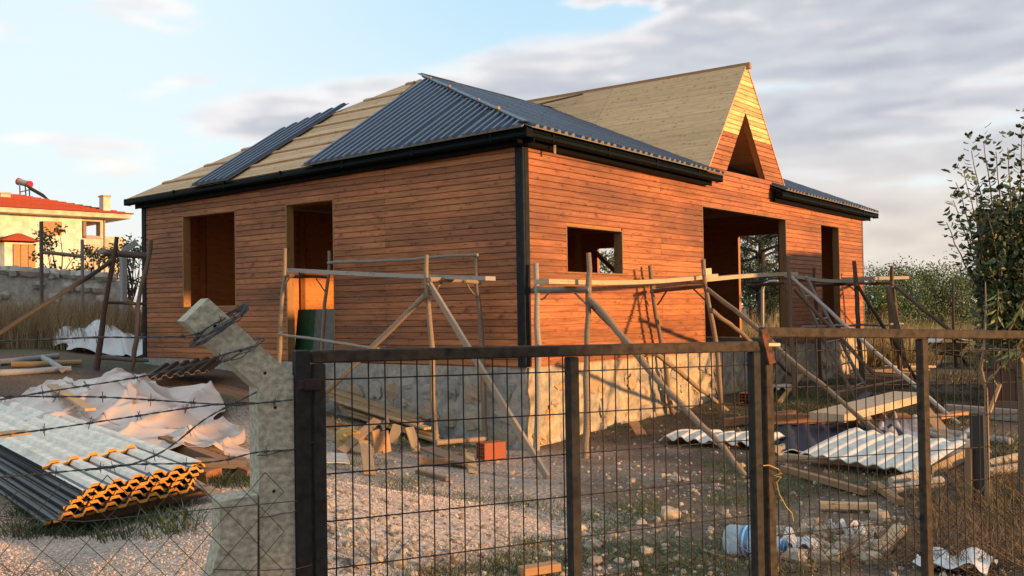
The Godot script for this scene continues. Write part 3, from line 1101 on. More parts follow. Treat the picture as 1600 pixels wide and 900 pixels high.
	for q in runs:
		var g := Node3D.new()
		g.name = "gutter"
		H.add_child(g, true)
		var a: Vector3 = q[0]
		var b: Vector3 = q[1]
		var o: Vector3 = q[2]
		var gp_ := [[-0.11, -0.004], [-0.11, -0.06], [-0.085, -0.105], [-0.01, -0.112], [0.022, -0.09], [0.022, -0.055], [0.005, -0.03], [0.0, -0.008], [0.012, 0.0], [-0.002, 0.002], [-0.008, -0.01], [0.0, -0.05], [-0.02, -0.09], [-0.08, -0.09], [-0.095, -0.055], [-0.1, -0.004]]
		var gmb := MB.new()
		gmb.col = gcol
		var d := (b - a).normalized()
		if o.x < 0.0:
			a += o.cross(Vector3.UP) * 0.0 + Vector3(0, 0, 0.02)
		for i in gp_.size():
			var u: Array = gp_[i]
			var w: Array = gp_[(i + 1) % gp_.size()]
			var p: Vector3 = o * u[0] + Vector3.UP * u[1]
			var r: Vector3 = o * w[0] + Vector3.UP * w[1]
			var out := (r - p).cross(d)
			gmb.quad_out(a + p, b + p, b + r, a + r, out * (1.0 if o.x < 0.0 else -1.0))
		part(g, "trough", gmb.mesh(), mat("blackmetal"))
		for e in [a, b]:     # end caps
			var em := MB.new()
			em.col = gcol
			var xf := Transform3D(Basis(d, Vector3.UP, d.cross(Vector3.UP)), e + o * -0.044 + Vector3.UP * -0.055)
			em.box(xf, Vector3(0.006, 0.11, 0.13), 0.001)
			part(g, "end_cap", em.mesh(), mat("blackmetal"))
		var l := a.distance_to(b)
		var k := 0.55
		while k < l - 0.2:
			var jm := MB.new()
			jm.col = gcol * 1.15
			jm.box(Transform3D(Basis(d, Vector3.UP, d.cross(Vector3.UP)), a + d * k + o * 0.012 + Vector3.UP * -0.052), Vector3(0.035, 0.118, 0.028), 0.004)
			part(g, "joint_clip", jm.mesh(), mat("blackmetal"))
			k += 1.32
		# fascia and soffit board behind
		part(g, "fascia", bar_mesh(a - o * 0.135 + Vector3(0, -0.085, 0), b - o * 0.135 + Vector3(0, -0.085, 0) - d * 0.1, 0.022, 0.17, Color(0.004, 0.004, 0.004)), mat("blackmetal"))
		part(g, "soffit", bar_mesh(a - o * 0.19 + Vector3(0, -0.16, 0) + d * 0.12, b - o * 0.19 + Vector3(0, -0.16, 0) - d * 0.2, 0.13, 0.016, Color(0.004, 0.004, 0.004)), mat("blackmetal"))
	part(H, "gutter_bracket", bar_mesh(Vector3(0.42, 2.66, 0.2), Vector3(0.42, 2.77, 0.2), 0.03, 0.03, Color(0.5, 0.42, 0.3), 0.003), mat("paint"))
	# ---- foundation of rubble stone and mortar
	var fd := MB.new()
	var fcol := func(p: Vector3) -> Color:
		var n := noi2.get_noise_3d(p.x * 20.0, p.y * 26.0, p.z * 20.0)
		var n2 := noi2.get_noise_3d(p.x * 42.0 + 40.0, p.y * 42.0, p.z * 42.0)
		return Color(0.42, 0.385, 0.32).lerp(Color(0.66, 0.51, 0.33), clampf(0.5 + n * 2.0, 0, 1)).lerp(Color(0.13, 0.115, 0.10), clampf(n2 * 2.4 - 0.35, 0, 0.75))
	var nseg := 220
	sheet_mesh(nseg, 24, func(i: int, j: int):
		var x := lerpf(-0.045, HR + 0.05, float(i) / nseg)
		var y := lerpf(-1.35, -0.006, j / 24.0)
		return Vector3(x, y, 0.035 + 0.045 * noi2.get_noise_3d(x * 16.0, y * 16.0, 0.0) + 0.03 * noi2.get_noise_3d(x * 50.0, y * 50.0, 3.0)), Color(), 0.0, func(i: int, j: int): return fcol.call(Vector3(lerpf(0, HR, float(i) / nseg), j * 0.058, 0)), fd)
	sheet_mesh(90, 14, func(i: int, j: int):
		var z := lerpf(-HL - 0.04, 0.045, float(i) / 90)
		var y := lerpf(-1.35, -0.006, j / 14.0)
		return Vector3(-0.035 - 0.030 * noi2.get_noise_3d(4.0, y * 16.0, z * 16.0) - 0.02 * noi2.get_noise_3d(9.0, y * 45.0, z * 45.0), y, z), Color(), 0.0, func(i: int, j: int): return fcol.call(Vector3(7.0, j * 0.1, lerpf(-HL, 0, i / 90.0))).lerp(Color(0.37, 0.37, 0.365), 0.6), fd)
	fd.col = Color(0.32, 0.29, 0.25)
	fd.box(Transform3D(Basis(), Vector3(HR * 0.5, -0.7, -HL * 0.5)), Vector3(HR, 1.25, HL), 0.0)
	fd.quad_out(Vector3(-0.06, -0.008, 0.06), Vector3(HR + 0.05, -0.008, 0.06), Vector3(HR + 0.05, -0.008, -0.2), Vector3(-0.06, -0.008, -0.2), Vector3.UP)
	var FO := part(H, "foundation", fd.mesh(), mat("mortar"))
	var sc := [Color(0.58, 0.49, 0.36), Color(0.68, 0.50, 0.28), Color(0.48, 0.44, 0.38), Color(0.72, 0.40, 0.18), Color(0.32, 0.29, 0.26), Color(0.62, 0.56, 0.47)]
	var x := 0.12
	while x < HR - 0.2:
		var w := rng.randf_range(0.22, 0.46)
		var y := -0.14 - rng.randf() * 0.1
		while y > -0.98:
			var h := rng.randf_range(0.15, 0.30)
			var mb := MB.new()
			if rng.randf() < 0.35:
				y -= h + 0.05
				continue
			rock(mb, Vector3(x + w * 0.5 + rng.randf_range(-0.12, 0.12), y - h * 0.5, 0.022), Vector3(w * rng.randf_range(0.6, 1.0), h * rng.randf_range(0.6, 1.0), 0.060 + rng.randf() * 0.045), Basis(Vector3(0, 0, 1), rng.randf_range(-0.5, 0.5)), rng.randi() % 900, sc[rng.randi() % 6].lerp(Color(0.52, 0.45, 0.34), 0.25) * rng.randf_range(0.75, 1.1), 6, 0.9)
			part(FO, "stone", mb.mesh(), mat("stone"))
			y -= h + 0.05
		x += w + 0.03
	x = 0.1
	while x < 4.4:
		var w := rng.randf_range(0.24, 0.5)
		var y := -0.16 - rng.randf() * 0.12
		while y > -1.0 + maxf(0.0, x - 2.6) * 0.35:
			var h := rng.randf_range(0.16, 0.32)
			var mb := MB.new()
			rock(mb, Vector3(-0.02, y - h * 0.5, -(x + w * 0.5)), Vector3(0.075 + rng.randf() * 0.03, h * 0.9, w * rng.randf_range(0.7, 1.0)), Basis(Vector3(1, 0, 0), rng.randf_range(-0.5, 0.5)), rng.randi() % 900, sc[rng.randi() % 6].lerp(Color(0.38, 0.375, 0.36), 0.5) * rng.randf_range(0.75, 1.1), 6, 0.9)
			part(FO, "stone", mb.mesh(), mat("stone"))
			y -= h + 0.05
		x += w + 0.03

# ---------------------------------------------------------------- gate, fence post, barbed wire
const GD := Vector3(0.911, 0.0, 0.412)
func gate_at(x: float, y: float) -> Vector3:      # point of the gate's upright plane on a sight line
	var p0 := Vector3(-7.79, 0.58, 5.24)
	var n := Vector3(GD.z, 0, -GD.x)
	var r := sight(x, y)
	return CAM + r * ((p0 - CAM).dot(n) / r.dot(n))
func build_gate() -> void:
	var nrm := Vector3(-GD.z, 0, GD.x)
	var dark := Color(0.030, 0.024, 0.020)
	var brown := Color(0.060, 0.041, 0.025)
	# left leaf
	for leaf in 2:
		var tl := gate_at(486, 547) if leaf == 0 else gate_at(1190, 511)
		var tr := gate_at(1184, 533) if leaf == 0 else gate_at(1930, 521)
		var g := thing("gate_leaf", "dark brown mesh gate leaf with stained top rail, next to the concrete post" if leaf == 0 else "brown mesh gate leaf set slightly higher, running out of view on the right", "gate", Vector3(tl.x, -1.0, tl.z), "mesh gate leaves")
		var o := g.position
		var d := (tr - tl).normalized()
		var s := 0.038
		var l := tl.distance_to(tr)
		var dn := Vector3(0, -1.48, 0)
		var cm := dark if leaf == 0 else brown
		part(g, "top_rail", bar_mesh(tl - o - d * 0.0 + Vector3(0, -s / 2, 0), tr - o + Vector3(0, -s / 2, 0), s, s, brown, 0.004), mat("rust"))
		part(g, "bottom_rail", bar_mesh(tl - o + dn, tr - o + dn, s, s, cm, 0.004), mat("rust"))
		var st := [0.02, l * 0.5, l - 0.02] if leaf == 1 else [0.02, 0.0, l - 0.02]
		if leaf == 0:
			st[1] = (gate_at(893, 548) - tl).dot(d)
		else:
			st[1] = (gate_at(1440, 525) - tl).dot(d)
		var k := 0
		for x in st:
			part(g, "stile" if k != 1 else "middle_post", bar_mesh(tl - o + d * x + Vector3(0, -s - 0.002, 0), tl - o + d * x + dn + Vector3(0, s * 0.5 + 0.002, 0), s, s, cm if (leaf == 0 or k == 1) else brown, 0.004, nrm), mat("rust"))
			k += 1
		var x := 0.075
		var back := nrm * -0.008
		while x < l - 0.03:
			var hit := false
			for q in st:
				if absf(x - q) < 0.026: hit = true
			if not hit:
				var wob := d * rng.randf_range(-0.002, 0.002)
				part(g, "upright_wire", wire_mesh(PackedVector3Array([tl - o + d * x + back + Vector3(0, -s, 0), tl - o + d * x + back * 1.2 + wob + dn * 0.5, tl - o + d * x + back + dn]), 0.0023, Color(0.022, 0.015, 0.012)), mat("wire"))
			x += 0.0525
		var y := -0.088
		while y > -1.46:
			part(g, "cross_wire", wire_mesh(PackedVector3Array([tl - o + d * 0.03 + back * 1.7 + Vector3(0, y, 0), tl - o + d * (l * 0.5) + back * 1.7 + Vector3(0, y + rng.randf_range(-0.003, 0.003), 0), tl - o + d * (l - 0.03) + back * 1.7 + Vector3(0, y, 0)]), 0.0023, Color(0.022, 0.015, 0.012)), mat("wire"))
			y -= 0.139
		if leaf == 0:
			part(g, "hinge", bar_mesh(tl - o - d * 0.045 + Vector3(0, -0.10, 0), tl - o + d * 0.02 + Vector3(0, -0.10, 0), 0.05, 0.03, Color(0.05, 0.025, 0.018), 0.004), mat("rust"))
			var la := tr - o + d * 0.0 + nrm * 0.03
			part(g, "latch_plate", bar_mesh(la + Vector3(0, 0.045, 0) + d * 0.002, la + Vector3(0, -0.085, 0) + d * 0.04, 0.012, 0.034, Color(0.17, 0.055, 0.028), 0.002, d), mat("rust"))
		else:
			part(g, "latch_bolt", bar_mesh(tl - o + Vector3(0, -0.065, 0) + nrm * 0.03, tl - o + d * 0.06 + Vector3(0, -0.065, 0) + nrm * 0.03, 0.014, 0.014, Color(0.55, 0.45, 0.3), 0.002), mat("paint"))
	var gpst := gate_at(471, 547)
	var gpt := thing("gate_post", "black square steel post beside the concrete post, carrying the gate hinge", "gate post", Vector3(gpst.x, -1.0, gpst.z))
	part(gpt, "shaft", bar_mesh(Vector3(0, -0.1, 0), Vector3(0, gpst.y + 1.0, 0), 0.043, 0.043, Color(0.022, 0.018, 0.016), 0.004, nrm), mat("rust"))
	part(gpt, "hinge_lug", bar_mesh(Vector3(0, gpst.y + 0.90, 0) + nrm * 0.024, Vector3(0, gpst.y + 0.90, 0) + nrm * 0.024 + GD * 0.05, 0.012, 0.035, Color(0.04, 0.022, 0.016), 0.002), mat("rust"))

# ---------------------------------------------------------------- concrete fence post, wires
func fence_pt(x: float, y: float, off := 0.0) -> Vector3:
	return gate_at(x, y) + Vector3(-GD.z, 0, GD.x) * off
func csg_slab(parent: Node, called: String, pts: Array, depth: float, holes: Array, m: Material) -> void:
	# pts: world points in the fence plane; extruded away from the camera
	var nrm := Vector3(-GD.z, 0, GD.x)
	var root := CSGCombiner3D.new()
	root.name = called
	var o: Vector3 = pts[0]
	var poly := PackedVector2Array()
	for p in pts:
		poly.append(Vector2((p - o).dot(GD), p.y - o.y))
	var c := CSGPolygon3D.new()
	c.name = "shape"
	c.polygon = poly
	c.depth = depth
	c.material = m
	root.add_child(c)
	for h in holes:
		var y := CSGCylinder3D.new()
		y.name = "hole"
		y.operation = CSGShape3D.OPERATION_SUBTRACTION
		y.radius = h[1]
		y.height = depth * 3.0
		y.sides = 12
		y.material = m
		y.position = Vector3((h[0] - o).dot(GD), h[0].y - o.y, 0)
		y.rotation.x = PI / 2
		root.add_child(y)
	root.transform = Transform3D(Basis(GD, Vector3.UP, nrm), o - parent.position)
	parent.add_child(root, true)
func barb(mb: MB, p: Vector3, d: Vector3) -> void:
	var a := rng.randf() * TAU
	var s := d.cross(Vector3.UP).normalized()
	var w := d.cross(s)
	for k in 2:
		var e := (s * cos(a) + w * sin(a))
		var f := (d * rng.randf_range(-0.5, 0.5) + e).normalized()
		mb.tube(PackedVector3Array([p - f * 0.017 + d * 0.003 * k, p + f * 0.017 + d * 0.003 * k]), PackedFloat32Array([0.0011]), 4, true)
		a += rng.randf_range(1.1, 2.0)
	mb.tube(PackedVector3Array([p - d * 0.008, p + d * 0.008]), PackedFloat32Array([0.0034]), 5, true)
func barbed(label: String, px: Array, barbs := true) -> void:
	var pts := PackedVector3Array()
	for q in px:
		pts.append(fence_pt(q[0], q[1], 0.012 + (q[2] if q.size() > 2 else 0.0)))
	var fine := PackedVector3Array()
	for i in pts.size() - 1:
		for k in 8:
			var t := k / 8.0
			var p0 := pts[maxi(i - 1, 0)]
			var p3 := pts[mini(i + 2, pts.size() - 1)]
			fine.append(pts[i].cubic_interpolate(pts[i + 1], p0, p3, t))
	fine.append(pts[pts.size() - 1])
	var o := thing("barbed_wire" if barbs else "tie_wire", label, "wire", fine[0], "strands of barbed wire at the left fence" if barbs else "loose wires round the concrete post")
	var gc := Color(0.085, 0.085, 0.09)
	for s in 2:
		var tw := PackedVector3Array()
		var len := 0.0
		for i in fine.size():
			if i > 0: len += fine[i].distance_to(fine[i - 1])
			var a := len * 95.0 + s * PI
			tw.append(fine[i] - o.position + (Vector3(0, cos(a), 0) + Vector3(-GD.z, 0, GD.x) * sin(a)) * 0.0016)
		if s == 0 or barbs:
			part(o, "strand", wire_mesh(tw, 0.0014, gc, 5), mat("wire"))
	if barbs:
		var acc := rng.randf() * 0.07
		for i in fine.size() - 1:
			var l := fine[i].distance_to(fine[i + 1])
			acc += l
			if acc > 0.105:
				acc = 0.0
				var mb := MB.new()
				mb.col = gc
				barb(mb, fine[i + 1] - o.position, (fine[i + 1] - fine[i]).normalized())
				part(o, "barb", mb.mesh(), mat("wire"))
func build_fence() -> void:
	var cmat := mat("concrete").duplicate() as StandardMaterial3D
	cmat.vertex_color_use_as_albedo = false
	cmat.albedo_color = Color(0.62, 0.56, 0.43).linear_to_srgb()
	var p0 := fence_pt(430, 700)
	var post := thing("concrete_post", "weathered concrete fence post with cranked top, wrapped in wire beside the gate", "fence post", Vector3(p0.x, -0.95, p0.z))
	var bl := fence_pt(404, 640)
	var br := fence_pt(460, 640)
	var pts := [fence_pt(288, 502), fence_pt(404, 607), Vector3(bl.x, -1.3, bl.z), Vector3(br.x, -1.3, br.z), fence_pt(459, 587), fence_pt(326, 466)]
	csg_slab(post, "shaft", pts, 0.105, [[fence_pt(337, 510), 0.0055], [fence_pt(377, 548), 0.0055], [fence_pt(415, 583), 0.005], [fence_pt(431, 637), 0.0055], [fence_pt(429, 768), 0.0055]], cmat)
	var sp := fence_pt(373, 850)
	var strut := thing("concrete_strut", "short square concrete strut leaning on the foot of the fence post", "fence post", Vector3(sp.x, -0.95, sp.z))
	var f := 0.012
	csg_slab(strut, "shaft", [fence_pt(342, 783, f), fence_pt(343, 850, f), fence_pt(300, 1010, f), fence_pt(399, 1300, f), fence_pt(401.5, 772, f)], 0.10, [], cmat)
	barbed("topmost barbed strand leaving the tip of the cranked post", [[-60, 534], [60, 531], [150, 527], [230, 527], [300, 523], [330, 508], [352, 497]])
	barbed("barbed strand rising to the lower hole of the cranked arm", [[-60, 637], [0, 624], [90, 609], [210, 590], [300, 570], [345, 555], [377, 546], [395, 541]])
	barbed("nearly level barbed strand at the height of the pale tarpaulin", [[-60, 618], [60, 619], [160, 620], [260, 626], [360, 632], [405, 629], [458, 624]])
	barbed("barbed strand sloping up across the white roof panels", [[-60, 690], [0, 680], [80, 669], [202, 651], [300, 636], [370, 629], [404, 630]])
	barbed("lowest barbed strand along the top of the chain link mesh", [[-60, 748], [40, 741], [130, 733], [202, 725], [300, 723], [350, 718], [400, 706], [458, 702]])
	barbed("slack barbed strand hanging diagonally below the tarpaulin", [[132, 734], [202, 725], [245, 709], [275, 690], [305, 665], [335, 645], [400, 612]])
	for i in 5:
		var c := [Vector2(343, 507), Vector2(346, 503), Vector2(375, 547), Vector2(340, 512), Vector2(349, 500)][i] as Vector2
		var px := []
		for k in 24:
			var a := k * 0.8
			px.append([c.x + cos(a) * (46 - (i % 3) * 5) * 0.95 + rng.randf_range(-4, 4), c.y - cos(a) * (30 - (i % 3) * 6) + sin(a) * 6 + rng.randf_range(-3, 3), 0.02 * sin(a)])
		barbed(["wire coil wound round the tip of the cranked post", "second wire turn knotted below the coil at the post tip", "wire turn through the middle of the cranked arm", "loose outer turn of the wire coil at the post tip", "tight inner turn of the wire coil at the post tip"][i], px, false)
	barbed("grey tie wire from the post round the black gate post", [[400, 712], [440, 705], [470, 697], [484, 690], [505, 694]], false)
	barbed("grey tie wire low on the post reaching to the gate stile", [[404, 808], [450, 800], [466, 796], [480, 812], [497, 832], [508, 834]], false)
	# chain link
	var a0 := fence_pt(-70, 742)
	var a1 := fence_pt(440, 735)
	var cl := thing("chain_link_mesh", "sagging rusty chain link mesh between barbed wire and gravel, left of the post", "fence mesh", Vector3(a1.x, -0.95, a1.z))
	var l := (a1 - a0).dot(GD)
	var hw := 0.052
	var hh := 0.056
	var cols := int(l / hw)
	var off := Vector3(-GD.z, 0, GD.x) * 0.022
	for k in cols:
		var pt := PackedVector3Array()
		var y := a1.y + 0.0
		var s := 0
		while y > -0.9:
			var xx: float = l - (k + (1 if (s + k) % 2 == 0 else 0)) * hw
			var q := a0 + GD * xx
			var sag := 0.012 * sin(xx * 6.0) + 0.010 * noi2.get_noise_2d(xx * 30.0, y * 30.0)
			pt.append(Vector3(q.x, y + sag + 0.02 * sin(xx * 3.0), q.z) + off * (1.0 + 0.12 * (s % 2)) - cl.position)
			y -= hh
			s += 1
		part(cl, "mesh_wire", wire_mesh(pt, 0.00135, Color(0.09, 0.075, 0.06), 4), mat("wire"))
	part(cl, "line_wire", wire_mesh(PackedVector3Array([fence_pt(-60, 800, 0.03) - cl.position, fence_pt(130, 812, 0.03) - cl.position, fence_pt(300, 795, 0.03) - cl.position, fence_pt(460, 780, 0.03) - cl.position]), 0.0013, Color(0.09, 0.08, 0.07), 4), mat("wire"))
	part(cl, "line_wire", wire_mesh(PackedVector3Array([fence_pt(330, 886, 0.03) - cl.position, fence_pt(400, 888, 0.03) - cl.position, fence_pt(460, 885, 0.03) - cl.position, fence_pt(483, 879, 0.03) - cl.position]), 0.0013, Color(0.12, 0.1, 0.09), 4), mat("wire"))

# ---------------------------------------------------------------- scaffolds of rough poles
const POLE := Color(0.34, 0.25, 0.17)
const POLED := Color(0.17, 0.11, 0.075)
const GREYW := Color(0.36, 0.33, 0.29)
func sp(t: Node3D, called: String, a: Vector3, b: Vector3, r0: float, r1: float, col: Color, crook := 0.02) -> void:
	part(t, called, pole_mesh(a - t.position, b - t.position, r0, r1, col * rng.randf_range(0.85, 1.15), crook), mat("bark"))
func splank(t: Node3D, called: String, a: Vector3, b: Vector3, w: float, h: float, col: Color, sag := 0.0) -> void:
	if sag == 0.0:
		part(t, called, bar_mesh(a - t.position, b - t.position, w, h, col, 0.004), mat("lumber"))
		return
	var mb := MB.new()
	mb.col = col
	var d := (b - a)
	var s := d.cross(Vector3.UP).normalized()
	var n := 10
	var uo := Vector2(rng.randf() * 2, rng.randf())
	var ring_ := []
	for i in n + 1:
		var t2 := float(i) / n
		var c := a + d * t2 - t.position + Vector3(0, -sag * sin(t2 * PI), 0)
		ring_.append([c - s * w / 2 - Vector3(0, h / 2, 0), c + s * w / 2 - Vector3(0, h / 2, 0), c + s * w / 2 + Vector3(0, h / 2, 0), c - s * w / 2 + Vector3(0, h / 2, 0), c])
	var l := d.length()
	for i in n:
		for k in 4:
			var k2 := (k + 1) % 4
			var u0 := uo + Vector2(l * i / n, k * 0.12)
			var u1 := uo + Vector2(l * (i + 1) / n, k * 0.12 + 0.11)
			mb.quad_out(ring_[i][k], ring_[i + 1][k], ring_[i + 1][k2], ring_[i][k2], (ring_[i][k] + ring_[i][k2]) * 0.5 - ring_[i][4], u0, Vector2(u1.x, u0.y), u1, Vector2(u0.x, u1.y))
	mb.quad_out(ring_[0][0], ring_[0][1], ring_[0][2], ring_[0][3], -d)
	mb.quad_out(ring_[n][0], ring_[n][1], ring_[n][2], ring_[n][3], d)
	part(t, called, mb.mesh(), mat("lumber"))
func base_on(a: Vector3, b: Vector3) -> Vector3:     # where the line a->b meets the ground
	var p := a
	for i in 400:
		p = a.lerp(b, i / 200.0)
		if p.y < height(p.x, p.z) - 0.03:
			return p
	return p
func build_scaffolds() -> void:
	# --- along the shaded short wall
	var A := thing("pole_scaffold", "rough pole scaffold with one grey plank in front of the shaded wall", "scaffold", Vector3(-0.6, -0.9, -2.0), "pole scaffolds against the house")
	var q := [[446, 388, 434, 560, -1.0, 0.028], [515, 392, 503, 548, -0.15, 0.026], [667, 398, 683, 715, -1.0, 0.03], [745, 396, 760, 692, -0.16, 0.03]]
	for e in q:
		var t := onx(e[0], e[1], e[4])
		var b := onx(e[2], e[3], e[4])
		sp(A, "upright", base_on(t, b), t, e[5] * 1.25, e[5] * 0.85, POLE, 0.03)
	sp(A, "top_rail", onx(513, 411, -0.2), onx(747, 398, -0.2), 0.022, 0.02, GREYW, 0.02)
	sp(A, "ledger", onx(450, 431, -1.05), onx(512, 433, -0.1), 0.026, 0.022, POLED)
	sp(A, "ledger", onx(671, 437, -1.05), onx(751, 442, -0.12), 0.034, 0.03, POLE * 1.15)
	sp(A, "low_rail", onx(436, 522, -1.02), onx(592, 545, -1.02), 0.020, 0.018, GREYW)
	sp(A, "low_rail", onx(681, 692, -1.05), onx(762, 685, -0.15), 0.032, 0.03, POLE * 1.2)
	splank(A, "plank", onx(454, 422, -0.72), onx(767, 435, -0.72), 0.19, 0.05, Color(0.42, 0.40, 0.36), 0.012)
	sp(A, "brace", onx(664, 462, -1.06), onx(508, 614, -1.35), 0.034, 0.040, POLE * 0.95, 0.02)
	var bt := onx(673, 446, -1.0)
	var bb := gp(857, 748)
	part(A, "board_brace", bar_mesh(bt - A.position, bb - A.position, 0.03, 0.13, Color(0.44, 0.36, 0.27), 0.003, Vector3(-0.4, 0.9, 0.2)), mat("lumber"))
	sp(A, "knee_brace", onx(660, 440, -1.0), onx(684, 462, -1.0), 0.008, 0.008, POLE)
	sp(A, "knee_brace", onx(730, 443, -0.4), onx(748, 468, -0.16), 0.011, 0.01, POLE)
	sp(A, "knee_brace", onx(684, 452, -0.8), onx(692, 441, -0.6), 0.011, 0.01, POLE * 1.3)
	sp(A, "knee_brace", onx(446, 444, -1.0), onx(458, 428, -0.85), 0.011, 0.01, POLE * 1.3)
	sp(A, "knee_brace", onx(494, 435, -0.5), onx(508, 455, -0.15), 0.009, 0.009, GREYW)
	# --- along the sunlit long wall
	var B := thing("pole_scaffold", "long pole scaffold with sagging planks along the sunlit wall", "scaffold", Vector3(4.5, -0.9, 0.6), "pole scaffolds against the house")
	q = [[838, 412, 838, 700, 0.15, 0.038], [920, 395, 915, 722, 1.0, 0.036], [1016, 415, 1036, 545, 0.15, 0.034], [1099, 405, 1133, 665, 1.0, 0.038], [1232, 400, 1241, 602, 1.0, 0.038], [1273, 418, 1279, 520, 0.16, 0.034], [1335, 408, 1346, 592, 1.0, 0.046], [1394, 416, 1406, 570, 1.0, 0.046]]
	var i := 0
	for e in q:
		var t := onz(e[0], e[1], e[4])
		var b := onz(e[2], e[3], e[4])
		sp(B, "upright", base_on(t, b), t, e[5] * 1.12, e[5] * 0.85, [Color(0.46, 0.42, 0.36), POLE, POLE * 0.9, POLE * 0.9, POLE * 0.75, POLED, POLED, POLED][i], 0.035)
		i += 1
	splank(B, "plank", onz(846, 440, 0.75), onz(1112, 431, 0.75), 0.22, 0.055, Color(0.60, 0.48, 0.30), 0.05)
	splank(B, "plank", onz(1090, 438, 0.62), onz(1238, 428, 0.62), 0.22, 0.06, Color(0.58, 0.48, 0.32), -0.02)
	splank(B, "plank", onz(1226, 431, 0.72), onz(1336, 438, 0.72), 0.24, 0.06, Color(0.50, 0.45, 0.34), 0.05)
	splank(B, "plank", onz(1325, 436, 0.60), onz(1412, 434, 0.60), 0.26, 0.07, Color(0.40, 0.36, 0.29))
	sp(B, "ledger", onz(836, 452, 0.1), onz(922, 452, 1.06), 0.038, 0.034, GREYW * 0.9)
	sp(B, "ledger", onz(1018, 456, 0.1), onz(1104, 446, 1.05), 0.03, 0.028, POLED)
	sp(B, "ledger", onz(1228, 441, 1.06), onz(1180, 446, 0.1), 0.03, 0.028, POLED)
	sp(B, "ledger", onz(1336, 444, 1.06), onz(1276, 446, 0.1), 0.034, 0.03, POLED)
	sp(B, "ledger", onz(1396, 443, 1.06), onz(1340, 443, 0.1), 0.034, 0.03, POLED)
	sp(B, "low_rail", onz(1254, 511, 1.0), onz(1412, 506, 1.0), 0.026, 0.022, GREYW)
	sp(B, "brace", onz(922, 468, 1.04), gp(1166, 745), 0.040, 0.034, POLE * 0.95, 0.04)
	sp(B, "brace", onz(924, 476, 1.08), onz(985, 540, 1.25), 0.03, 0.025, POLED, 0.03)
	sp(B, "brace", onz(1025, 552, 1.3), gp(1137, 641), 0.032, 0.028, POLE)
	sp(B, "brace", onz(1106, 452, 1.04), gp(1402, 700), 0.036, 0.032, POLE * 0.8, 0.03)
	sp(B, "brace", onz(1112, 484, 1.06), gp(1252, 597), 0.034, 0.03, POLE * 0.8, 0.03)
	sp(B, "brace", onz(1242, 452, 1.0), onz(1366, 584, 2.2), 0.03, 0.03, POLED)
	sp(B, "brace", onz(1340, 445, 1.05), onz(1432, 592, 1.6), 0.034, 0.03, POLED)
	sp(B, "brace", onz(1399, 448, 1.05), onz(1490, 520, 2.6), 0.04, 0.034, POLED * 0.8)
	sp(B, "knee_brace", onz(846, 468, 0.3), onz(858, 455, 0.5), 0.012, 0.012, POLE)
	sp(B, "knee_brace", onz(896, 456, 0.8), onz(915, 474, 1.0), 0.014, 0.012, POLE)
	sp(B, "knee_brace", onz(1028, 476, 0.15), onz(1045, 450, 0.4), 0.014, 0.012, POLED)
	sp(B, "knee_brace", onz(1080, 447, 0.7), onz(1105, 472, 1.0), 0.014, 0.012, POLED)
	sp(B, "knee_brace", onz(1216, 443, 0.8), onz(1233, 458, 1.0), 0.014, 0.012, POLED)
	sp(B, "knee_brace", onz(1318, 440, 0.7), onz(1338, 456, 1.0), 0.016, 0.014, POLED)
	splank(B, "offcut", onz(1101, 425, 1.02), onz(1110, 424, 1.02), 0.05, 0.09, Color(0.75, 0.6, 0.38))
	# --- ladder and loose poles leaning on that scaffold
	var ld := thing("pole_ladder", "grey homemade pole ladder leaning on the scaffold right of the doorway", "ladder", gp(1346, 622))
	var la := [onz(1243, 433, 0.95), gp(1335, 622)]
	var lb := [onz(1260, 432, 0.95), gp(1356, 612)]
	sp(ld, "rail", la[1], la[0], 0.032, 0.026, Color(0.33, 0.27, 0.2))
	sp(ld, "rail", lb[1], lb[0], 0.034, 0.028, Color(0.44, 0.42, 0.39))
	for k in 5:
		var tt := 0.16 + k * 0.19
		sp(ld, "rung", la[0].lerp(la[1], tt), lb[0].lerp(lb[1], tt), 0.017, 0.016, Color(0.5, 0.42, 0.33), 0.0)
	var lp := thing("leaning_pole", "long pale stripped pole leaning on the scaffold, foot far out to the right", "pole", gp(1500, 664))
	sp(lp, "shaft", gp(1500, 664), onz(1236, 432, 1.02), 0.036, 0.028, Color(0.50, 0.48, 0.46), 0.02)
	var lb2 := thing("leaning_board", "grey board and brown lath standing upright at the far end of the scaffold", "board", gp(1398, 575))
	splank(lb2, "board", onz(1391, 448, 1.2), gp(1400, 573), 0.16, 0.03, Color(0.42, 0.42, 0.40))
	splank(lb2, "lath", onz(1388, 446, 1.3), onz(1416, 575, 1.5), 0.06, 0.1, Color(0.38, 0.26, 0.16))
	# --- at the far left end of the house
	var Cc := thing("pole_scaffold", "dark pole trestle with a short platform at the left end of the house", "scaffold", pd(190, 578, 16.0), "pole scaffolds against the house")
	var d1 := 15.9
	var d2 := 16.3
	sp(Cc, "upright", base_on(pd(183, 370, d1), pd(152, 572, d1)), pd(183, 370, d1), 0.048, 0.036, Color(0.12, 0.065, 0.05), 0.02)
	sp(Cc, "upright", base_on(pd(236, 374, d2), pd(205, 575, d2)), pd(236, 374, d2), 0.04, 0.036, Color(0.26, 0.19, 0.14), 0.06)
	splank(Cc, "platform", pd(160, 393, 16.1), pd(229, 399, 16.6), 0.3, 0.06, Color(0.26, 0.25, 0.24))
	sp(Cc, "ledger", pd(162, 397, 16.0), pd(232, 402, 16.4), 0.04, 0.036, POLED * 0.8)
	sp(Cc, "rail", pd(168, 473, 16.0), pd(229, 475, 16.4), 0.025, 0.022, POLED * 0.7)
	sp(Cc, "low_rail", pd(155, 558, 15.9), pd(232, 563, 16.5), 0.04, 0.036, GREYW * 0.8)
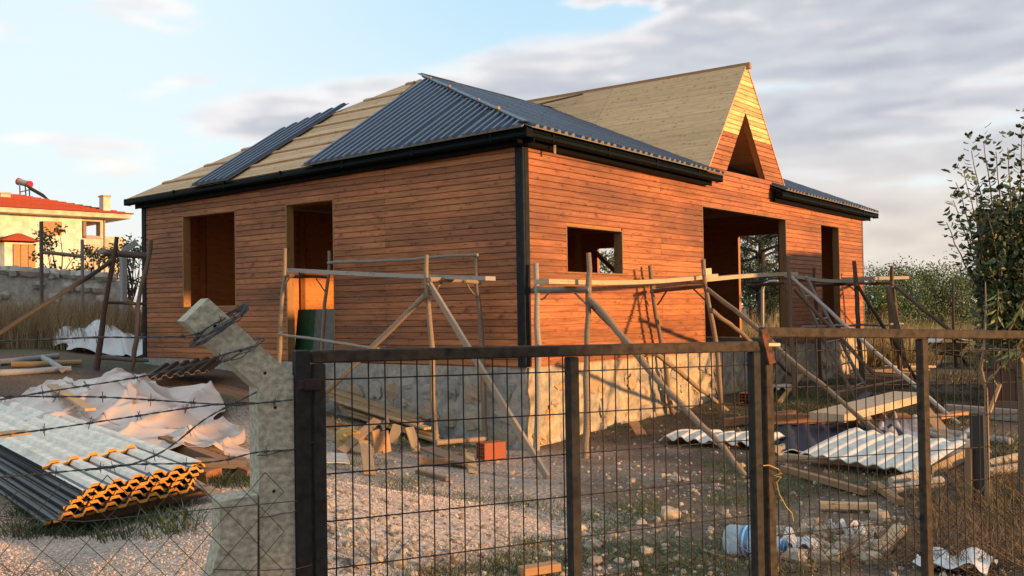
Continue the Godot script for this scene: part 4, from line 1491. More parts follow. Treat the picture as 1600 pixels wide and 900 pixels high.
	sp(Cc, "brace", pd(177, 407, 15.9), pd(-30, 540, 14.5), 0.032, 0.036, Color(0.07, 0.055, 0.045), 0.01)

# ---------------------------------------------------------------- loose building material
# corrugated sheet: o = corner, a = along (length), b = across (width); foam or bare edge
func corr(o: Vector3, a: Vector3, b: Vector3, la: float, wb: float, pitch: float, hgt: float, thick: float, ctop: Color, cbot: Color, mtop: Material, cedge: Color, medge: Material, host: Node3D, wavy := false, warp := 0.0) -> void:
	a = a.normalized()
	b = (b - a * b.dot(a)).normalized()
	var up := b.cross(a).normalized()
	if up.y < 0.0: up = -up
	var ss := []
	var hh := []
	if wavy:
		var n := int(wb / pitch * 8.0)
		for i in n + 1:
			ss.append(wb * i / n)
			hh.append(hgt * (0.5 - 0.5 * cos(TAU * wb * i / n / pitch)))
	else:
		var k := 0
		while k * pitch < wb - 1e-4:
			for q in [[0.0, 0.0], [0.3, 0.0], [0.45, 1.0], [0.8, 1.0], [0.95, 0.0]]:
				var s: float = (k + q[0]) * pitch
				if s < wb:
					ss.append(s); hh.append(q[1] * hgt)
			k += 1
		ss.append(wb); hh.append(0.0)
	var nl := 10 if warp > 0.0 else 1
	var P := func(i: int, j: int, low: float) -> Vector3:
		var u := float(j) / nl
		var wz := warp * (noi2.get_noise_2d(ss[i] * 9.0 + o.x * 10.0, u * la * 5.0) + 0.6 * sin(u * PI))
		return o + a * (la * u) + b * ss[i] + up * (hh[i] + wz - low)
	var t := MB.new()
	var e := MB.new()
	e.col = cedge
	for i in ss.size() - 1:
		for j in nl:
			t.col = ctop * (1.0 + 0.05 * sin(i * 7.3))
			t.quad_out(P.call(i, j, 0.0), P.call(i + 1, j, 0.0), P.call(i + 1, j + 1, 0.0), P.call(i, j + 1, 0.0), up)
			t.col = cbot
			t.quad_out(P.call(i, j, thick), P.call(i + 1, j, thick), P.call(i + 1, j + 1, thick), P.call(i, j + 1, thick), -up)
		e.quad_out(P.call(i, 0, 0.0), P.call(i + 1, 0, 0.0), P.call(i + 1, 0, thick), P.call(i, 0, thick), -a)
		e.quad_out(P.call(i, nl, 0.0), P.call(i + 1, nl, 0.0), P.call(i + 1, nl, thick), P.call(i, nl, thick), a)
	for j in nl:
		e.col = cbot
		e.quad_out(P.call(0, j, 0.0), P.call(0, j + 1, 0.0), P.call(0, j + 1, thick), P.call(0, j, thick), -b)
		e.quad_out(P.call(ss.size() - 1, j, 0.0), P.call(ss.size() - 1, j + 1, 0.0), P.call(ss.size() - 1, j + 1, thick), P.call(ss.size() - 1, j, thick), b)
	part(host, "facing", t.mesh(), mtop)
	part(host, "cut_edge", e.mesh(), medge)

func plank(label: String, a: Vector3, b: Vector3, w: float, h: float, col: Color, group := "", up := Vector3.UP, called := "plank") -> void:
	var o := single(called, bar_mesh(a - (a + b) * 0.5, b - (a + b) * 0.5, w, h, col, 0.003, up), mat("lumber"), label, "plank" if called == "plank" else "wood", group)
	o.position = (a + b) * 0.5
func hollow_brick(label: String, at: Vector3, turn: Basis) -> void:
	var t := thing("hollow_brick", label, "brick", at, "red hollow clay bricks")
	t.basis = turn
	var c := Color(0.46, 0.13, 0.06)
	var L := 0.29
	var W := 0.19
	var H := 0.19
	var mb := MB.new()
	mb.col = c
	for s in [-1.0, 1.0]:
		mb.box(Transform3D(Basis(), Vector3(0, H / 2, s * (W / 2 - 0.006))), Vector3(L, H, 0.012), 0.002)
		mb.box(Transform3D(Basis(), Vector3(0, H / 2 + s * (H / 2 - 0.006), 0)), Vector3(L - 0.001, 0.0118, W - 0.025), 0.002)
	part(t, "shell", mb.mesh(), mat("clay"))
	mb = MB.new()
	mb.col = c * 0.95
	for k in 3:
		mb.box(Transform3D(Basis(), Vector3(0, H / 2, -W / 2 + W * (k + 1) / 4.0)), Vector3(L - 0.004, H - 0.026, 0.007), 0.0)
		mb.box(Transform3D(Basis(), Vector3(0, H * (k + 1) / 4.0, 0)), Vector3(L - 0.006, 0.007, W - 0.026), 0.0)
	part(t, "web", mb.mesh(), mat("clay"))

func build_left_yard() -> void:
	var al := Vector3(0.247, 0.025, -0.969).normalized()
	var ac := Vector3(0.966, 0.10, 0.242).normalized()
	var A := pd(128, 765, 7.9)
	var foam := Color(0.80, 0.36, 0.06)
	var white := Color(0.90, 0.85, 0.74)
	var black := Color(0.022, 0.026, 0.030)
	var nth := ["topmost full", "second", "third", "fourth", "fifth", "sixth", "bottom"]
	for i in 7:
		var drop := Vector3(0, -0.033 * i, 0)
		var sh := -0.045 * i
		var o := A + ac * (sh - rng.randf() * 0.01) + al * (rng.randf_range(-0.06, 0.06) - 0.02 * (i % 3)) + drop
		var t := thing("roof_panel_sheet", "white faced corrugated roof panel with orange foam edge, %s sheet of the left stack" % nth[i], "roof panel", o, "stacked corrugated roof panels")
		corr(Vector3.ZERO, al, ac, 6.4, 0.99 + 0.022 * i, 0.165, 0.036, 0.024, white if i == 0 else black, black, mat("whitesheet") if i == 0 else mat("sheetmetal"), foam * rng.randf_range(0.85, 1.1), mat("foam"), t)
	var o2 := pd(4, 716, 9.0)
	o2 = A + al * 1.12 + ac * -0.02 + Vector3(0, 0.034, 0)
	var t2 := thing("roof_panel_sheet", "white corrugated roof panel lying crooked on top of the left stack, set back", "roof panel", o2, "stacked corrugated roof panels")
	corr(Vector3.ZERO, al, ac, 5.2, 0.82, 0.165, 0.036, 0.026, white, black, mat("whitesheet"), foam, mat("foam"), t2)
	plank("short weathered board lying on the white roof panels at the left edge", pd(-40, 684, 8.9), pd(38, 675, 9.3), 0.22, 0.035, Color(0.42, 0.28, 0.14))
	for k in 3:
		var p := A + al * (0.25 + k * 1.2) + Vector3(0, -0.29, 0)
		plank("bearer timber under the stack of roof panels, %s from the front" % ["first", "second", "third"][k], p - ac * 0.3, p + ac * 1.15, 0.09, 0.08, Color(0.24, 0.13, 0.07))
	plank("pale board poking out at the right end of the panel stack", gp(300, 752, 0.05), gp(350, 780, 0.02), 0.10, 0.025, Color(0.55, 0.38, 0.22))
	plank("thick brown beam under the pale tarpaulin edge", gp(255, 688, 0.15), gp(395, 742, 0.05), 0.12, 0.10, Color(0.30, 0.15, 0.07))
	plank("grey beam end between the tarpaulin and the roof panels", gp(305, 722, 0.16), gp(385, 726, 0.12), 0.10, 0.08, Color(0.20, 0.16, 0.12))
	plank("short red brown block under the panel stack corner", gp(315, 745, 0.06), gp(340, 738, 0.06), 0.12, 0.10, Color(0.34, 0.14, 0.06))
	# crumpled tarpaulins
	var c0 := gp(-60, 705)
	var c1 := gp(425, 738)
	var c2 := gp(330, 636)
	var c3 := gp(-60, 622)
	var tarp := sheet_mesh(130, 70, func(i: int, j: int):
		var u := i / 130.0
		var v := j / 70.0
		var p: Vector3 = c0.lerp(c1, u).lerp(c3.lerp(c2, u), v)
		p.x += noi3.get_noise_2d(u * 40.0, v * 22.0) * 0.25
		p.z += noi3.get_noise_2d(u * 40.0 + 70.0, v * 22.0) * 0.25
		var f := absf(noi3.get_noise_2d(p.x * 3.5 + p.z * 2.5, p.z * 2.4 - p.x * 1.5)) * 0.16 + pow(1.0 - absf(noi3.get_noise_2d(p.x * 6.0 + p.z * 9.0, p.z * 3.0 - p.x * 2.0)), 5.0) * 0.085 + pow(1.0 - absf(noi3.get_noise_2d(p.x * 11.0 - p.z * 8.0, p.z * 7.0 + 40.0)), 5.0) * 0.05
		var hump := 0.14 * exp(-pow((u - 0.63) / 0.09, 2.0) - pow((v - 0.80) / 0.25, 2.0))
		p.y = height(p.x, p.z) + 0.05 + f + hump
		return p, Color(0.52, 0.405, 0.355), 0.004)
	single("tarpaulin", tarp.mesh(), mat("film"), "crumpled pale pink plastic tarpaulin spread on the bank behind the panel stack", "tarpaulin")
	plank("loose light board lying on the pale tarpaulin", gp(82, 602, 0.26), gp(142, 640, 0.30), 0.12, 0.03, Color(0.56, 0.38, 0.20))
	var w0 := gp(104, 549)
	var w1 := gp(232, 562)
	var w2 := w1 + Vector3(0.5, 0, -1.4)
	var w3 := w0 + Vector3(0.4, 0, -1.4)
	var tw := sheet_mesh(40, 20, func(i: int, j: int):
		var u := i / 40.0
		var v := j / 20.0
		var p: Vector3 = w0.lerp(w1, u).lerp(w3.lerp(w2, u), v)
		var k := sin(clampf(v, 0, 1) * PI) * (0.30 + 0.14 * exp(-pow((u - 0.55) / 0.16, 2.0))) * smoothstep(0.0, 0.2, u)
		p.y = height(p.x, p.z) + 0.03 + k + absf(noi3.get_noise_2d(u * 24.0, v * 12.0)) * 0.16
		p.x += noi3.get_noise_2d(u * 30.0, v * 20.0) * 0.15
		return p, Color(0.56, 0.56, 0.58), 0.004)
	single("tarpaulin", tw.mesh(), mat("film"), "white plastic sheet heaped over something beside the left end of the house", "tarpaulin")
	# small dark corrugated sheet on the bank
	var ds := thing("corrugated_sheet", "small dark corrugated sheet lying on the earth bank below the shaded wall", "roof sheet", gp(213, 597, 0.06))
	corr(Vector3.ZERO, (gp(250, 573, 0.16) - ds.position), (gp(292, 599, 0.06) - ds.position), 1.25, 1.0, 0.15, 0.04, 0.012, black, black, mat("sheetmetal"), Color(0.35, 0.2, 0.1), mat("foam"), ds)
	# pipes and poles lying left
	var gr := "grey poles lying on the ground at the left"
	var q := [[0, 566, 92, 556, "grey pole lying farthest back left of the trestle"], [-20, 583, 112, 576, "thick pale pole lying nearest at the left edge"], [66, 558, 98, 578, "short grey pole lying across two others at the left"], [18, 570, 128, 566, "brown lath lying between the grey poles at the left"]]
	for e in q:
		var t := thing("lying_pole", e[4], "pole", gp(e[0], e[1], 0.06), gr)
		sp(t, "shaft", gp(e[0], e[1], 0.06), gp(e[2], e[3], 0.08), 0.05, 0.042, Color(0.40, 0.39, 0.38) if e[4].begins_with("brown") == false else Color(0.42, 0.26, 0.12), 0.01)
	# planks heaped against the plinth by the short wall
	var pc := [Color(0.50, 0.34, 0.18), Color(0.42, 0.29, 0.17), Color(0.56, 0.40, 0.23), Color(0.36, 0.25, 0.15)]
	for i in 6:
		var a := onx(503 + i * 9, 641 + i * 5, -0.25 - 0.08 * (i % 3))
		var b := onx(655 + i * 7, 668 + i * 4 - (i % 2) * 5, -0.30 - 0.09 * (i % 3))
		a.y = height(a.x, a.z) + 0.10 + 0.05 * (5 - i)
		b.y = height(b.x, b.z) + 0.06 + 0.045 * (5 - i)
		plank("long plank of the heap along the plinth, %s from the top" % ["topmost", "second", "third", "fourth", "fifth", "lowest"][i], a, b, 0.13, 0.03, pc[i % 4], "planks heaped under the shaded wall")
	var st := [[533, 706, 590, 656, 0.02, 0.30, 0.11, "leaning to the right"], [571, 694, 578, 740, 0.22, 0.02, 0.12, "lying with its end toward the gate"], [587, 672, 592, 706, 0.3, 0.05, 0.10, "orange one standing upright"], [600, 674, 605, 707, 0.28, 0.04, 0.11, "grey brown one beside the orange one"], [622, 664, 613, 692, 0.3, 0.08, 0.12, "tilted to the left at the middle"], [640, 668, 652, 705, 0.28, 0.03, 0.11, "tilted to the right at the end"], [570, 688, 556, 706, 0.1, 0.02, 0.10, "small one at the left front"], [607, 656, 598, 668, 0.4, 0.3, 0.09, "small one on top"], [733, 708, 740, 738, 0.06, 0.01, 0.10, "lying near the red brick"]]
	for e in st:
		plank("offcut board of the plank heap, " + e[7], gp(e[0], e[1], e[4]), gp(e[2], e[3], e[5]), e[6], 0.025, Color(0.56, 0.31, 0.15) if "orange" in e[7] else pc[rng.randi() % 4], "short boards thrown on the plank heap", Vector3(-0.3, 0.8, 0.5))
	plank("brown squared timber lying between plank heap and brick", gp(655, 720, 0.04), gp(706, 722, 0.04), 0.08, 0.07, Color(0.42, 0.23, 0.11))
	plank("dark lath lying on the gravel in front of the brown timber", gp(652, 737, 0.02), gp(700, 749, 0.02), 0.05, 0.04, Color(0.24, 0.15, 0.10))
	plank("grey wide board lying under the scaffold foot", gp(668, 700, 0.10), gp(730, 724, 0.05), 0.2, 0.03, Color(0.22, 0.17, 0.13))
	plank("orange plank lying at the foot of the gate", gp(815, 893, 0.04), gp(872, 884, 0.05), 0.10, 0.05, Color(0.55, 0.30, 0.13))
	hollow_brick("red hollow brick lying beside the scaffold foot under the shaded wall", gp(768, 716), Basis(Vector3.UP, -0.35))
	var ys := MB.new()
	rock(ys, Vector3.ZERO, Vector3(0.36, 0.24, 0.34), Basis(Vector3.UP, 0.4), 77, Color(0.58, 0.38, 0.13), 6, 0.6)
	var yo := single("yellow_stone", ys.mesh(), mat("stone"), "big yellow ochre stone in the plank heap", "stone")
	yo.position = gp(547, 684, 0.08)
	var sh2 := thing("roof_panel_sheet", "small pale sheet corner lying just right of the gate hinge", "roof panel", gp(503, 722, 0.03))
	corr(Vector3.ZERO, gp(500, 708, 0.03) - sh2.position, gp(528, 716, 0.03) - sh2.position, 0.6, 0.3, 0.3, 0.004, 0.01, Color(0.6, 0.58, 0.55), white, mat("whitesheet"), white, mat("foam"), sh2)
	# printed insulation pack leaning in the doorway
	var ip := thing("insulation_pack", "green and blue printed plastic pack leaning inside the shaded doorway", "package", Vector3(0.32, 0.0, -3.88))
	var w := [[0.0, 0.30, Color(0.02, 0.10, 0.045)], [0.30, 0.40, Color(0.16, 0.16, 0.15)], [0.40, 0.47, Color(0.015, 0.035, 0.14)], [0.47, 0.62, Color(0.17, 0.16, 0.14)], [0.62, 0.70, Color(0.015, 0.035, 0.14)], [0.70, 1.0, Color(0.02, 0.085, 0.05)]]
	for e in w:
		var mb := MB.new()
		mb.col = e[2]
		var z0: float = 0.70 - 1.36 * e[0]
		var z1: float = 0.70 - 1.36 * e[1]
		mb.box(Transform3D(Basis(Vector3(0, 0, 1), -0.12), Vector3(0.05, 0.38, -(z0 + z1) * 0.5)), Vector3(0.14, 0.76, absf(z1 - z0) - 0.0005), 0.0)
		part(ip, "printed_stripe", mb.mesh(), mat("paint"))

func build_right_yard() -> void:
	var ys := PackedVector3Array()
	var yo := fence_pt(1188, 725, 0.03)
	for q in [[1184, 726, 0.03], [1192, 725, 0.035], [1206, 731, 0.035], [1213, 738, 0.03], [1200, 741, 0.03], [1212, 744, 0.03], [1205, 752, 0.03], [1209, 770, 0.03], [1220, 790, 0.03], [1229, 800, 0.03], [1231, 812, 0.03]]:
		ys.append(fence_pt(q[0], q[1], q[2]) - yo)
	var yt := single("yellow_string", wire_mesh(ys, 0.0022, Color(0.50, 0.36, 0.10), 5), mat("straw"), "frayed yellow string tied round the middle gate stile", "string")
	yt.position = yo
	var white := Color(0.86, 0.83, 0.74)
	var navy := Color(0.016, 0.028, 0.050)
	var s := thing("corrugated_sheet", "white corrugated sheet lying alone left of the middle gate post", "roof sheet", gp(1030, 688, 0.05))
	corr(Vector3.ZERO, gp(1065, 676, 0.05) - s.position, gp(1190, 704, 0.05) - s.position, 0.75, 1.35, 0.19, 0.05, 0.012, white, navy, mat("whitesheet"), white * 0.8, mat("whitesheet"), s, true, 0.05)
	s = thing("corrugated_sheet", "dark navy corrugated sheet lying behind the middle gate post", "roof sheet", gp(1222, 706, 0.03))
	corr(Vector3.ZERO, gp(1215, 662, 0.05) - s.position, gp(1405, 704, 0.05) - s.position, 2.3, 1.45, 0.22, 0.026, 0.012, navy, navy, mat("plain"), white, mat("whitesheet"), s, true, 0.04)
	s = thing("corrugated_sheet", "cream white corrugated sheet overlapping the navy sheet", "roof sheet", gp(1248, 710, 0.13))
	corr(Vector3.ZERO, gp(1292, 688, 0.22) - s.position, gp(1452, 724, 0.14) - s.position, 1.05, 1.3, 0.19, 0.032, 0.012, white, navy, mat("whitesheet"), white * 0.8, mat("whitesheet"), s, true, 0.02)
	s = thing("corrugated_sheet", "black and white edged corrugated sheet standing behind the pale slab of wood", "roof sheet", gp(1325, 632, 0.08))
	corr(Vector3.ZERO, gp(1352, 612, 0.25) - s.position, gp(1386, 622, 0.16) - s.position, 0.5, 1.5, 0.2, 0.05, 0.012, navy, navy, mat("sheetmetal"), white, mat("whitesheet"), s, true, 0.04)
	s = thing("corrugated_sheet", "small corrugated strip at the plinth behind the middle gate post", "roof sheet", gp(1205, 611, 0.05))
	corr(Vector3.ZERO, Vector3(0.2, 0, -1), Vector3(1, 0, 0.1), 0.4, 0.9, 0.22, 0.05, 0.012, white, navy, mat("whitesheet"), white * 0.7, mat("whitesheet"), s, true, 0.03)
	# plastic film beside the navy sheet
	var f0 := gp(1340, 664, 0.12)
	var f1 := gp(1435, 700, 0.10)
	var f2 := gp(1440, 664, 0.15)
	var film := sheet_mesh(26, 20, func(i: int, j: int):
		var u := i / 26.0
		var v := j / 20.0
		var p: Vector3 = f0.lerp(f1, u) + (f2 - f1) * v * 1.1
		p.y += absf(noi3.get_noise_2d(u * 30.0, v * 24.0)) * 0.16 - 0.06
		return p, Color(0.46, 0.42, 0.41), 0.003)
	single("plastic_film", film.mesh(), mat("film"), "crumpled whitish plastic film right of the navy sheet", "film")
	# timbers
	plank("long red brown beam lying behind the navy sheet", gp(1188, 655, 0.14), gp(1388, 653, 0.14), 0.14, 0.13, Color(0.40, 0.18, 0.08))
	plank("wide pale slab of wood lying slanted on the timber heap", gp(1292, 652, 0.26), gp(1424, 618, 0.40), 0.50, 0.10, Color(0.64, 0.52, 0.36))
	plank("thin pale lath lying along the red brown beam", gp(1190, 648, 0.05), gp(1310, 652, 0.05), 0.07, 0.04, Color(0.60, 0.50, 0.36))
	plank("orange board leaning on the timber heap beside the middle bar of the right gate leaf", gp(1440, 634, 0.28), gp(1486, 690, 0.02), 0.16, 0.04, Color(0.62, 0.34, 0.14))
	plank("short orange board behind the leaning orange one", gp(1405, 648, 0.10), gp(1425, 660, 0.08), 0.2, 0.05, Color(0.60, 0.32, 0.14))
	plank("orange brown board lying right of the leaning orange one", gp(1462, 652, 0.10), gp(1505, 645, 0.12), 0.18, 0.05, Color(0.58, 0.30, 0.12))
	plank("short yellow lath leaning up left behind the middle gate post", gp(1219, 628, 0.02), gp(1252, 587, 0.18), 0.07, 0.05, Color(0.72, 0.48, 0.18))
	plank("brown lath lying on the rubble left of the curved offcut", gp(1224, 732, 0.05), gp(1354, 769, 0.05), 0.07, 0.06, Color(0.32, 0.20, 0.11))
	plank("short brown lath right of the longer one on the rubble", gp(1368, 757, 0.06), gp(1408, 785, 0.04), 0.07, 0.06, Color(0.38, 0.24, 0.13))
	plank("pale clean board lying level on the rubble", gp(1282, 789, 0.05), gp(1370, 791, 0.05), 0.09, 0.05, Color(0.62, 0.46, 0.28))
	plank("curved pale offcut of wood lying near the bottom right", gp(1376, 863, 0.03), gp(1407, 824, 0.09), 0.10, 0.04, Color(0.62, 0.46, 0.28))
	plank("thin pale board under the cream sheet", gp(1226, 712, 0.04), gp(1380, 729, 0.04), 0.08, 0.05, Color(0.52, 0.40, 0.26))
	plank("thick squared timber slanting up to the dark stake", gp(1446, 737, 0.05), gp(1524, 698, 0.12), 0.14, 0.12, Color(0.40, 0.32, 0.22))
	plank("orange triangular offcut by the stone plinth", gp(990, 660, 0.04), gp(1003, 680, 0.02), 0.14, 0.03, Color(0.50, 0.30, 0.15))
	plank("thin lath lying on the earth right of the bottle", gp(1098, 860, 0.03), gp(1158, 880, 0.02), 0.025, 0.02, Color(0.42, 0.30, 0.18))
	plank("brown board lying along the plinth behind the sunlit scaffold", gp(1135, 660, 0.08), gp(1240, 646, 0.08), 0.10, 0.10, Color(0.36, 0.18, 0.09))
	plank("brown beam lying far behind the leaning poles", gp(1306, 618, 0.08), gp(1420, 596, 0.08), 0.14, 0.12, Color(0.34, 0.22, 0.12))
	plank("long grey beam lying in front of the brown shed", gp(1478, 640, 0.10), gp(1660, 655, 0.10), 0.16, 0.16, Color(0.40, 0.36, 0.31))
	var gp_ := "pale stripped poles lying on the right"
	for e in [[1388, 664, 1580, 690, "grey pole passing behind the dark stake"], [1430, 690, 1540, 692, "grey metal pipe next to the leaning orange board"], [1392, 752, 1450, 744, "cut pale log ending left of the middle bar of the right gate leaf"], [1544, 726, 1640, 706, "pale log end right of the dark stake"], [1544, 738, 1640, 728, "second pale log below the log end"], [1440, 672, 1530, 700, "thin grey branch over the grey pole"], [1395, 765, 1470, 752, "grey log under the cut pale log"], [1500, 690, 1522, 668, "short white peg beside the grey metal pipe"]]:
		var a := gp(e[0], e[1], 0.07)
		var t := thing("lying_pole", e[4], "pole", a, gp_)
		sp(t, "shaft", a, gp(e[2], e[3], 0.08), 0.045, 0.05, Color(0.45, 0.42, 0.37) if "grey" in e[4] else Color(0.56, 0.48, 0.36), 0.02)
	for i in 9:
		var a := gp(1345 + i * 9, 582 - i * 2 + rng.randf_range(-3, 3), 0.10 + 0.04 * (i % 3))
		var b := gp(1420 + i * 8, 590 - i * 3 + rng.randf_range(-4, 4), 0.08)
		plank("pale lath of the loose wood heap at the far end of the house", a, b, 0.09, 0.05, Color(0.50, 0.40, 0.27) * rng.randf_range(0.8, 1.1), "laths of the far wood heap")
	hollow_brick("red hollow brick in the grass near the middle gate post, far side", gp(1168, 632), Basis(Vector3.UP, 0.2))
	hollow_brick("red hollow brick half hidden right behind the first one near the middle gate post", gp(1188, 628), Basis(Vector3.UP, 0.1))
	# dark stake and sapling at the right
	var sk := gp(1532, 792)
	plank("dark square stake standing right of the timber heap", sk + Vector3(0, -0.1, 0), sk + Vector3(0, 0.78, 0), 0.11, 0.11, Color(0.050, 0.045, 0.042), "", Vector3.RIGHT, "stake")
	plank("brown lath tied to the dark stake on its left", sk + Vector3(-0.10, -0.1, -0.06), sk + Vector3(-0.08, 0.50, -0.06), 0.05, 0.05, Color(0.30, 0.19, 0.10), "", Vector3.RIGHT, "stake")
	plank("splintered orange lath standing behind the dark stake", pd(1546, 645, 8.4), pd(1563, 600, 8.5), 0.03, 0.02, Color(0.50, 0.30, 0.15))
	# water bottle
	var ba := gp(1137, 842, 0.13)
	var bb := gp(1218, 852, 0.13)
	var bt := thing("water_bottle", "clear plastic water bottle with blue label and cap lying on the earth", "bottle", ba)
	var d := (bb - ba).normalized()
	var L := 0.40
	var prof := [[0.0, 0.0], [0.004, 0.09], [0.02, 0.102], [0.10, 0.105], [0.11, 0.100], [0.12, 0.105], [0.19, 0.105], [0.28, 0.105], [0.33, 0.085], [0.36, 0.05], [0.375, 0.03], [0.39, 0.03]]
	var lathe := func(pr: Array, col: Color) -> ArrayMesh:
		var pts := PackedVector3Array()
		var rr := PackedFloat32Array()
		for e in pr:
			pts.append(d * e[0]); rr.append(maxf(e[1], 0.001))
		var mb := MB.new()
		mb.col = col
		mb.tube(pts, rr, 20, false)
		return mb.mesh()
	part(bt, "body", lathe.call(prof, Color(1, 1, 1)), mat("bottle"))
	part(bt, "label", lathe.call([[0.125, 0.1075], [0.185, 0.1075]], Color(0.10, 0.30, 0.60)), mat("paint"))
	part(bt, "label_band", lathe.call([[0.145, 0.1085], [0.16, 0.1085]], Color(0.65, 0.75, 0.8)), mat("paint"))
	part(bt, "cap", lathe.call([[0.385, 0.0], [0.386, 0.034], [0.415, 0.034], [0.417, 0.0]], Color(0.03, 0.25, 0.60)), mat("paint"))
	# white paper and foil scraps
	for e in [[1492, 888, 0.34, "crumpled white paper sheet at the bottom right"], [1318, 838, 0.14, "crumpled white foil scrap on the rubble"], [1352, 846, 0.12, "small white can with print on the rubble"], [1248, 862, 0.22, "pale crumpled bag at the left of the rubble"]]:
		var c := gp(e[0], e[1], 0.02)
		var w: float = e[2]
		var sc := sheet_mesh(14, 14, func(i: int, j: int):
			var p := c + Vector3((i / 14.0 - 0.5) * w, 0, (j / 14.0 - 0.5) * w * 1.3)
			p.y = hfine(p.x, p.z) + 0.02 + absf(noi3.get_noise_2d(i * 1.1 + e[0], j * 1.1)) * 0.13
			p.x += noi3.get_noise_2d(i * 1.3, j * 1.3 + e[1]) * 0.05
			return p, Color(0.62, 0.62, 0.62), 0.003)
		single("paper_scrap", sc.mesh(), mat("film"), e[3], "litter", "paper and plastic litter")
	# wheelbarrow far right
	var wb := gp(1482, 574)
	var W := thing("wheelbarrow", "black wheelbarrow with a grey sheet over its tray, standing in the dry grass", "wheelbarrow", wb)
	var rx := LR
	rx.y = 0.0
	rx = rx.normalized()
	var rz := Vector3(LF.x, 0, LF.z).normalized()
	var tr := MB.new()
	tr.col = Color(0.018, 0.018, 0.02)
	var tq := func(u: float, v: float, y: float) -> Vector3: return rx * u + rz * v + Vector3(0, y, 0)
	var bot := [tq.call(-0.22, -0.2, 0.30), tq.call(0.16, -0.2, 0.30), tq.call(0.16, 0.2, 0.30), tq.call(-0.22, 0.2, 0.30)]
	var top := [tq.call(-0.46, -0.32, 0.58), tq.call(0.36, -0.32, 0.58), tq.call(0.36, 0.32, 0.58), tq.call(-0.46, 0.32, 0.58)]
	for i in 4:
		var k := (i + 1) % 4
		tr.quad_out(bot[i], bot[k], top[k], top[i], (bot[i] + bot[k]) - (bot[0] + bot[2]))
	tr.quad_out(bot[0], bot[1], bot[2], bot[3], Vector3.DOWN)
	part(W, "tray", tr.mesh(), mat("paint"))
	var cs := sheet_mesh(12, 8, func(i: int, j: int): return tq.call(-0.52 + 1.0 * i / 12.0, 0.36 - 0.72 * j / 8.0, 0.60 + 0.10 * sin(i / 12.0 * PI) + 0.05 * noi2.get_noise_2d(i * 3.0, j * 3.0)), Color(0.40, 0.40, 0.41), 0.01)
	part(W, "cover_sheet", cs.mesh(), mat("film"))
	var wh := PackedVector3Array()
	for i in 17:
		wh.append(tq.call(0.52 + 0.15 * cos(TAU * i / 16.0), 0.0, 0.19 + 0.15 * sin(TAU * i / 16.0)))
	part(W, "wheel", wire_mesh(wh, 0.035, Color(0.02, 0.02, 0.02), 7), mat("paint"))
	for sgn in [-1.0, 1.0]:
		part(W, "handle", wire_mesh(PackedVector3Array([tq.call(0.52, sgn * 0.04, 0.19), tq.call(0.1, sgn * 0.2, 0.30), tq.call(-0.75, sgn * 0.28, 0.52)]), 0.018, Color(0.05, 0.05, 0.05), 6), mat("paint"))
		part(W, "leg", wire_mesh(PackedVector3Array([tq.call(-0.2, sgn * 0.2, 0.32), tq.call(-0.28, sgn * 0.22, 0.0)]), 0.016, Color(0.05, 0.05, 0.05), 6), mat("paint"))
	# shed at the right edge; its long side lies almost along the line of sight
	var sa := Vector3(0.9776, 0, -0.2102)
	var sbx := Vector3(0.2102, 0, 0.9776)
	var so := Vector3(6.15, -0.95, 3.93)
	var S := thing("brown_shed", "tall brown board shed under a dark green cover at the right edge", "shed", so)
	var bc := Color(0.125, 0.066, 0.042)
	for i in 14:
		var f := (i + 0.5) * 0.19
		part(S, "board", bar_mesh(sbx * f, sbx * f + Vector3(0, 2.92, 0), 0.184, 0.025, bc * rng.randf_range(0.8, 1.15), 0.004, sa), mat("lumber"))
	for i in 28:
		var f := 0.12 + (i + 0.5) * 0.2
		part(S, "board", bar_mesh(sa * f, sa * f + Vector3(0, 2.92, 0), 0.194, 0.025, bc * rng.randf_range(0.8, 1.15), 0.004, sbx), mat("lumber"))
	var sc2 := MB.new()
	sc2.col = Color(0.06, 0.04, 0.03)
	sc2.box(Transform3D(Basis(sa, Vector3.UP, sbx), sa * 2.87 + sbx * 1.36 + Vector3(0, 1.46, 0)), Vector3(5.6, 2.9, 2.6), 0.01)
	part(S, "core", sc2.mesh(), mat("lumber"))
	part(S, "base_beam", bar_mesh(sa * -0.06 + Vector3(0, 0.12, 0), sa * -0.06 + sbx * 2.7 + Vector3(0, 0.12, 0), 0.1, 0.18, Color(0.16, 0.12, 0.09)), mat("lumber"))
	part(S, "mid_rail", bar_mesh(sa * -0.03 + Vector3(0, 0.72, 0), sa * -0.03 + sbx * 2.7 + Vector3(0, 0.72, 0), 0.03, 0.09, bc * 0.9), mat("lumber"))
	var cv := sheet_mesh(70, 22, func(i: int, j: int):
		var per := i / 70.0 * 8.4
		var v := j / 22.0
		var nz := noi2.get_noise_2d(per * 14.0, v * 6.0) * 0.10 + 0.04
		var p := sa * (5.7 - per) - sbx * nz if per < 5.7 else sbx * (per - 5.7) - sa * nz
		p.y = lerpf(3.03 + 0.03 * sin(per * 4.0), 1.15 + 0.15 * noi2.get_noise_1d(per * 16.0), v)
		return p, Color(0.014, 0.018, 0.013), 0.006)
	part(S, "dark_cover", cv.mesh(), mat("plain"))
	var rf := sheet_mesh(20, 8, func(i: int, j: int): return sa * (-0.1 + 5.9 * i / 20.0) + sbx * (2.8 - 2.9 * j / 8.0) + Vector3(0, 3.03 + 0.03 * sin(i * 1.7), 0), Color(0.014, 0.018, 0.013), 0.02)
	part(S, "roof_cover", rf.mesh(), mat("plain"))

